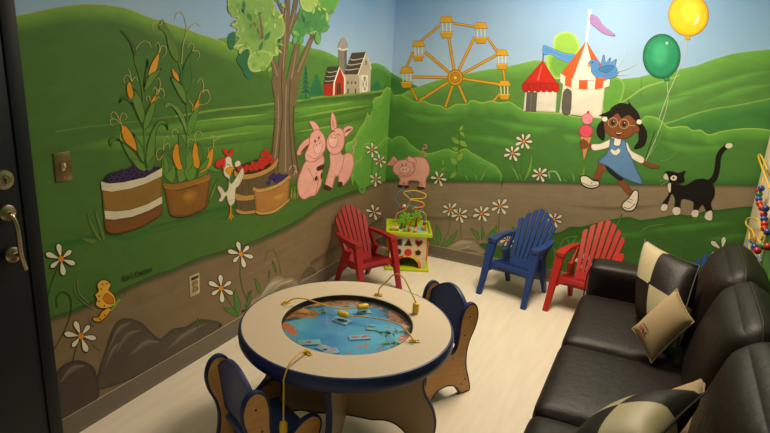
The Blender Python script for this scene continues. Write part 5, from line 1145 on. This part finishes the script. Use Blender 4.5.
bm = new(); lathe(bm, [(0, -.03), (.016, -.03), (.017, -.027), (.017, .027), (.016, .03), (0, .03)], Matrix.Translation((-.105, -.07, .309)) @ Matrix.Rotation(PI/2, 4, 'Y'), 16); obj('wood_roller', bm, cmat('tan'), cube)['label'] = 'plain wooden roller'
def tree_(x, y, hgt, r, c):
    bm = new(); tube(bm, [(x, y, Z0), (x+.004, y, Z0+hgt*.6)], .009, 10); o = obj('tree_trunk', bm, cmat('brown'), cube)
    bm = new()
    for k in range(7): a = 2*PI*k/7; box(bm, (0, 0, 0), (r*.9, .012, r*.55), .005, Matrix.Translation((x+r*.6*math.cos(a), y, Z0+hgt*.62+r*.6*math.sin(a))) @ Matrix.Rotation(-a, 4, 'Y'))
    box(bm, (x, y, Z0+hgt*.62), (r*.9, .011, r*.9), .004); obj('tree_crown', bm, cmat('green'), o)
tree_(-.03, -.02, .14, .045, 'green'); tree_(.055, .03, .14, .042, 'green'); tree_(-.055, -.035, .09, .03, 'green')

# ---------------------------------------------------------------- sofa
m_lea = mat('dark_brown_leather', '190e0b', rough=.5, var=.14, scale=5, bump=.25, bscale=26, spec=.3)
m_leas = mat('leather_seam', '241a15', rough=.45, var=.1)
X0, X1 = 1.835, 2.66
YA, YB = -1.0, -3.31
sofa = thing('sofa', 'dark brown leather three-seat sofa along the right wall', 'sofa', ((X0+X1)/2, (YA+YB)/2, 0))
oc = Vector(sofa.location)
def sp(x, y, z): return Vector((x, y, z))-oc
bm = new(); cushion(bm, ((X1-X0)/2-.01, (YA-YB)/2-.01, .13), .03, 0, 8, sp((X0+X1)/2+.01, (YA+YB)/2, .185)); obj('frame', bm, m_lea, sofa)
bm = new(); cushion(bm, (.08, (YA-YB)/2-.02, .33), .05, .0, 8, sp(2.6, (YA+YB)/2, .42)); obj('back_frame', bm, m_lea, sofa)
for s_, y in ((1, YA-.1), (-1, YB+.1)):
    bm = new(); cushion(bm, ((X1-X0)/2-.015, .1, .275), .04, .008, 10, sp((X0+X1)/2, y, .33)); a_ = obj('arm', bm, m_lea, sofa)
    bm = new(); tube(bm, cm([sp(X0+.012, y-.07, .2), sp(X0+.006, y-.082, .5), sp(X0+.02, y-.07, .592), sp(X0+.015, y, .602), sp(X0+.02, y+.07, .592), sp(X0+.006, y+.082, .5), sp(X0+.012, y+.07, .2)], 6), .004, 6); obj('seam', bm, m_leas, a_)
YS = [-1.2, -1.87, -2.49, -3.11]
for k in range(3):
    y0, y1 = YS[k], YS[k+1]; yc = (y0+y1)/2; hy_ = (y0-y1)/2-.004
    bm = new(); cushion(bm, (.305, hy_, .085), .045, .022, 14, sp(X0+.30, yc, .362)); c_ = obj('seat_cushion', bm, m_lea, sofa)
    bm = new(); L_ = []
    for i in range(33):
        a = 2*PI*i/32; ca, sa = math.cos(a), math.sin(a); e = .22
        x = .295*math.copysign(abs(ca)**e, ca); y = (hy_-.006)*math.copysign(abs(sa)**e, sa); L_.append(sp(X0+.30+x, yc+y, .405))
    tube(bm, L_, .004, 6, caps=False); obj('seam', bm, m_leas, c_)
    # back cushion: leaning, plump, with a seam along its crest
    yb0, yb1 = ((-1.11, -1.71), (-1.71, -2.31), (-2.31, -2.95))[k]; yc = (yb0+yb1)/2; hy_ = (yb0-yb1)/2-.004
    bm = new(); cushion(bm, (.105, hy_+.004, .225), .085, .012, 16, (0, 0, 0), pw=.025)
    for v in bm.verts:
        p = v.co; z = p.z; k = max(0, p.x+.02)/.13
        v.co = Vector((p.x+.26*z+.015, p.y, z-.07*k*max(0, z/.225)))
    bmesh.ops.translate(bm, verts=bm.verts, vec=sp(2.475, yc, .635)); c_ = obj('back_cushion', bm, m_lea, sofa)
    bm = new(); P = []
    for i in range(25):
        u = -1+2*i/24; r_ = max(0, (abs(u)-.72)/.28); P.append(sp(2.515, yc+u*(hy_-.004), .635+.225+.012*(1-abs(u)**3)-.05*r_**2+.0))
    tube(bm, P, .0045, 6); obj('seam', bm, m_leas, c_)
for x in (X0+.07, X1-.07):
    for y in (YA-.08, YB+.08):
        bm = new(); box(bm, sp(x, y, .032), (.06, .06, .065), .006); obj('foot', bm, mat('dark_wood', '1c120c', rough=.4), sofa)

# ---------------------------------------------------------------- pillows
m_khaki = mat('cream_leather', 'b0a482', rough=.5, var=.06, scale=9, bump=.05, bscale=60); m_beige2 = mat('beige_cotton', 'a8906c', rough=.85, var=.05, scale=14, bump=.08, bscale=160)
def pillow(name, label, A, B, C, D, thick, mats, checker=None, n=20, side=1, split=True):
    """A B C D corners in order; puffed on both faces; checker gives the material of the four squares"""
    A, B, C, D = map(Vector, (A, B, C, D)); ctr = (A+B+C+D)/4
    nrm = (B-A).cross(D-A).normalized()
    t = thing(name, label, 'pillow', ctr)
    def pt(u, v, s_):
        base = A.lerp(B, u).lerp(D.lerp(C, u), v)
        e = 4*u*(1-u)*4*v*(1-v); pin = .055*(4*u*(1-u))*(1-4*v*(1-v))+.0
        # edges draw in between the corners
        q = base+(ctr-base)*(.07*((4*u*(1-u))**.7*(abs(2*v-1))**6+(4*v*(1-v))**.7*(abs(2*u-1))**6))
        return q+nrm*s_*thick*(max(e, 0)**.42)-ctr
    bms = {}
    grid = {}
    for s_ in (1, -1):
        for i in range(n+1):
            for j in range(n+1): grid[s_, i, j] = pt(i/n, j/n, s_)
    groups = {}
    for s_ in (1, -1):
        for i in range(n):
            for j in range(n):
                k = ((i >= n//2), (j >= n//2))
                m_ = 0 if checker is None else checker[k]
                groups.setdefault(m_, []).append((s_, i, j))
    for gi, (m_, cells) in enumerate(groups.items()):
        bm = new(); vs = {}
        def V(s_, i, j):
            if i in (0, n) or j in (0, n): s_ = 1
            if (s_, i, j) not in vs: vs[s_, i, j] = bm.verts.new(grid[s_, i, j])
            return vs[s_, i, j]
        for s_, i, j in cells:
            q = [V(s_, i, j), V(s_, i+1, j), V(s_, i+1, j+1), V(s_, i, j+1)]
            if len(set(q)) == 4: bm.faces.new(q if s_ > 0 else q[::-1])
        o = obj('cover' if checker is None else 'patch', bm, mats[m_], t, angle=70)
        if checker is not None: o['label'] = ('cream squares', 'brown leather squares')[m_]
    bm = new(); P = [pt(i/n, 0, 0) for i in range(n)]+[pt(1, i/n, 0) for i in range(n)]+[pt(1-i/n, 1, 0) for i in range(n)]+[pt(0, 1-i/n, 0) for i in range(n+1)]
    tube(bm, P, .004, 6, caps=False); obj('piping', bm, m_leas if checker is not None else m_beige2, t)
    return t, nrm, pt
def fit_par(q, A, zA):   # a surveyed corner at a given height
    return surv(q, 2, zA)
CK_ = {(False, False): 0, (True, False): 1, (False, True): 1, (True, True): 0}
A = tz((645, 239), .80); D = tz((636, 318), .478); B = tz((700, 266), .815); C = D+(B-A)+Vector((-.07, .02, .01))
pillow('checked_pillow', 'cream and brown checked leather pillow standing in the far sofa corner', A, B, C, D, -.088, [m_khaki, m_lea], CK_)
A = tz((677, 289), .735); D = tz((632, 329), .555); C = tz((651, 363), .47); B = A+(C-D); B = tz((694, 322), B.z)
bp, bn, bpt_ = pillow('beige_pillow', 'plain beige pillow with a small printed logo against the checked pillow', A, B, C, D, -.06, [m_beige2])
A = tz((634, 405), .49); B = tz((706, 377), .62); D = A+Vector((.03, -.26, -.01)); C = B+Vector((.0, -.26, -.09))
pillow('beige_pillow', 'plain beige pillow lying under the near checked pillow', A, B, C, D, .032, [m_beige2])
A = tz((711, 394), .70)+Vector((-.015, 0, .0)); D = A+Vector((-.25, -.02, -.155)); B = A+Vector((-.15, -.37, -.02)); C = D+(B-A)
pillow('checked_pillow', 'cream and brown checked leather pillow lying nearest on the sofa', A, B, C, D, -.08, [m_khaki, m_lea], {(False, False): 1, (True, False): 0, (False, True): 0, (True, True): 1})
# printed logo near the left corner of the beige pillow
def on_pillow(u, v, off=.0012): return bpt_(u, v, 1)-bn*off
m_lr, m_lk = mat('logo_red', 'a83a24', rough=.8), mat('logo_black', '241c16', rough=.8)
bm = new()
random.seed(5)
def glyph(u0, u1, v0, v1, mi):
    # a small letter block made of strokes
    for (a0, b0, a1, b1) in random.choice((((0, 0, .3, 1), (.3, 0, 1, .25), (.3, .75, 1, 1)), ((0, 0, .3, 1), (.7, 0, 1, 1), (.3, .4, .7, .6)), ((0, 0, 1, .25), (.35, .25, .65, 1)), ((0, 0, .3, 1), (.3, 0, 1, .22), (.3, .4, .85, .6)))):
        q = [(u0+(u1-u0)*a0, v1+(v0-v1)*b1), (u0+(u1-u0)*a1, v1+(v0-v1)*b1), (u0+(u1-u0)*a1, v1+(v0-v1)*b0), (u0+(u1-u0)*a0, v1+(v0-v1)*b0)]
        bm.faces.new([bm.verts.new(on_pillow(u, v)) for u, v in q]).material_index = mi
for k in range(9): glyph(.20+k*.036, .226+k*.036, .775, .80, 1)
for k in range(4): glyph(.19+k*.085, .262+k*.085, .825, .885, 0 if k < 2 else 1)
for k in range(9): glyph(.19+k*.036, .216+k*.036, .905, .93, 0)
obj('printed_logo', bm, [m_lr, m_lk], bp, smooth=False)['label'] = 'small red and black printed logo'


# ---------------------------------------------------------------- bead maze panel on the right wall
mz = thing('bead_maze_panel', 'cream wall panel with yellow wires and coloured beads by the sofa', 'bead maze', (XR, -.37, .88))
om = Vector(mz.location)
bm = new(); box(bm, (-.012, 0, 0), (.022, .66, 1.0), .006); obj('panel', bm, mat('panel_cream', 'd8cdb0', rough=.45), mz)
def px(q, x): return surv(q, 0, x)-om
c8 = crop(725, 140, 3.09)
XW = 2.65
bm = new(); tube(bm, cm([px(q, x) for q, x in zip(c8([(139, 150), (120, 100), (105, 58), (104, 45), (112, 50), (128, 85), (139, 110)]), (2.68, XW, XW, XW, XW, XW, 2.69))], 6), .005, 8); obj('wire', bm, m_yel, mz)
bm = new(); tube(bm, cm([px(q, x) for q, x in zip(c8([(96, 345), (92, 310), (86, 282), (66, 262), (70, 242), (100, 246), (112, 275), (116, 302), (110, 306), (108, 280)]), (2.69, 2.66, XW, XW, XW, XW, XW, XW, 2.67, 2.7))], 6), .005, 8); obj('wire', bm, m_yel, mz)
chain = c8([(112, 150), (104, 157), (106, 168), (105, 183), (107, 197), (114, 210), (126, 212), (120, 230), (121, 245), (122, 260), (122, 274), (132, 285)])
bm = new(); tube(bm, cm([px(chain[0], XW)+Vector((0, .02, .06))]+[px(q, XW) for q in chain]+[px(c8([(118, 328)])[0], XW)], 4), .0045, 8); obj('wire', bm, m_yel, mz)
for q, c in zip(chain, ('blue', 'red', 'green', 'blue', 'red', 'red', 'blue', 'red', 'blue', 'red', 'red', 'blue')):
    bm = new(); sphere(bm, px(q, XW), .0185); obj('bead', bm, mat('bead_'+c, {'blue': '24408a', 'red': 'b4221c', 'green': '2f7a3a'}[c], rough=.3), mz)
for q, c in zip(c8([(92, 331), (118, 328), (133, 330), (100, 342)]), ('blue', 'green', 'red', 'red')):
    bm = new(); sphere(bm, px(q, XW), .02); obj('bead', bm, mat('bead_'+c, {'blue': '24408a', 'red': 'b4221c', 'green': '2f7a3a'}[c], rough=.3), mz)
for k, (c, z, y) in enumerate((('yellow', -.15, -.12), ('blue', -.22, -.14), ('red', -.3, -.16), ('green', -.36, -.13))):
    bm = new(); tube(bm, cm([Vector((-.01, y+.13, z)), Vector((-.05, y+.1, z+.03)), Vector((-.06, y, z-.01)), Vector((-.05, y-.14, z+.04)), Vector((-.01, y-.2, z))], 6), .005, 8); obj('wire', bm, cmat(c), mz)['label'] = c+' wire'

for k, (c, y, z, r) in enumerate((('yellow', .12, -.30, .05), ('green', .02, -.36, .06), ('teal', .18, -.40, .045), ('orange', -.1, -.28, .05), ('red', -.16, -.40, .045), ('yellow', .1, -.45, .03))):
    bm = new(); lathe(bm, [(0, .004), (r, .004), (r, 0)], Matrix.Translation((-.023, y, z)) @ Matrix.Rotation(-PI/2, 4, 'Y'), 20); obj('painted_disc', bm, cmat(c), mz)['label'] = c+' disc'


# ---------------------------------------------------------------- light
def area(name, loc, size, power, col, rot=(0, 0, 0)):
    l = bpy.data.lights.new(name, 'AREA'); l.shape = 'RECTANGLE'; l.size, l.size_y = size; l.energy = power; l.color = col
    o = bpy.data.objects.new(name, l); o.location = loc; o.rotation_euler = rot; return link(o)
WARM = (1, .85, .64)
def troffer(x, y, power, on, label):
    t = thing('ceiling_light', label, 'ceiling light', (x, y, ZC))
    bm = new()
    for sx, sy, wx, wy in ((0, .61, .64, .03), (0, -.61, .64, .03), (.305, 0, .03, 1.25), (-.305, 0, .03, 1.25)): box(bm, (sx, sy, -.012), (wx, wy, .022))
    obj('frame', bm, mat('light_frame', 'd5d2c8', rough=.4), t, smooth=False)
    bm = new(); box(bm, (0, 0, -.004), (.58, 1.19, .006))
    md = bpy.data.materials.new('diffuser_lit' if on else 'diffuser'); md.use_nodes = True
    b = md.node_tree.nodes['Principled BSDF']; b.inputs['Base Color'].default_value = (.8, .78, .72, 1)
    b.inputs['Emission Color'].default_value = (*WARM, 1); b.inputs['Emission Strength'].default_value = 2.0 if on else .3
    obj('diffuser', bm, md, t, smooth=False)
    area('tube_light', (x, y, ZC-.03), (.56, 1.15), power, WARM)
troffer(1.6, -1.1, 57, True, 'recessed ceiling light above the play table')
troffer(1.35, -4.1, 5, True, 'unseen weak ceiling light added near the door')  # weak fill light added overhead near the camera, its fixture unseen
w = bpy.data.worlds.new('world'); bpy.context.scene.world = w; w.use_nodes = True
w.node_tree.nodes['Background'].inputs[0].default_value = (.5, .45, .38, 1); w.node_tree.nodes['Background'].inputs[1].default_value = .1

# ---------------------------------------------------------------- camera
cd = bpy.data.cameras.new('camera'); cd.sensor_width = 36; cd.lens = FPX/770*36; cd.clip_start = .02
co = bpy.data.objects.new('camera', cd); link(co)
co.matrix_world = Matrix(((CR.x, CU.x, -CF.x, CAM.x), (CR.y, CU.y, -CF.y, CAM.y), (CR.z, CU.z, -CF.z, CAM.z), (0, 0, 0, 1)))
sc = bpy.context.scene; sc.camera = co
sc.view_settings.view_transform = 'Standard'; sc.view_settings.look = 'None'
sc.view_settings.gamma = 1; sc.view_settings.use_curve_mapping = False
sc.view_settings.exposure = 0.15
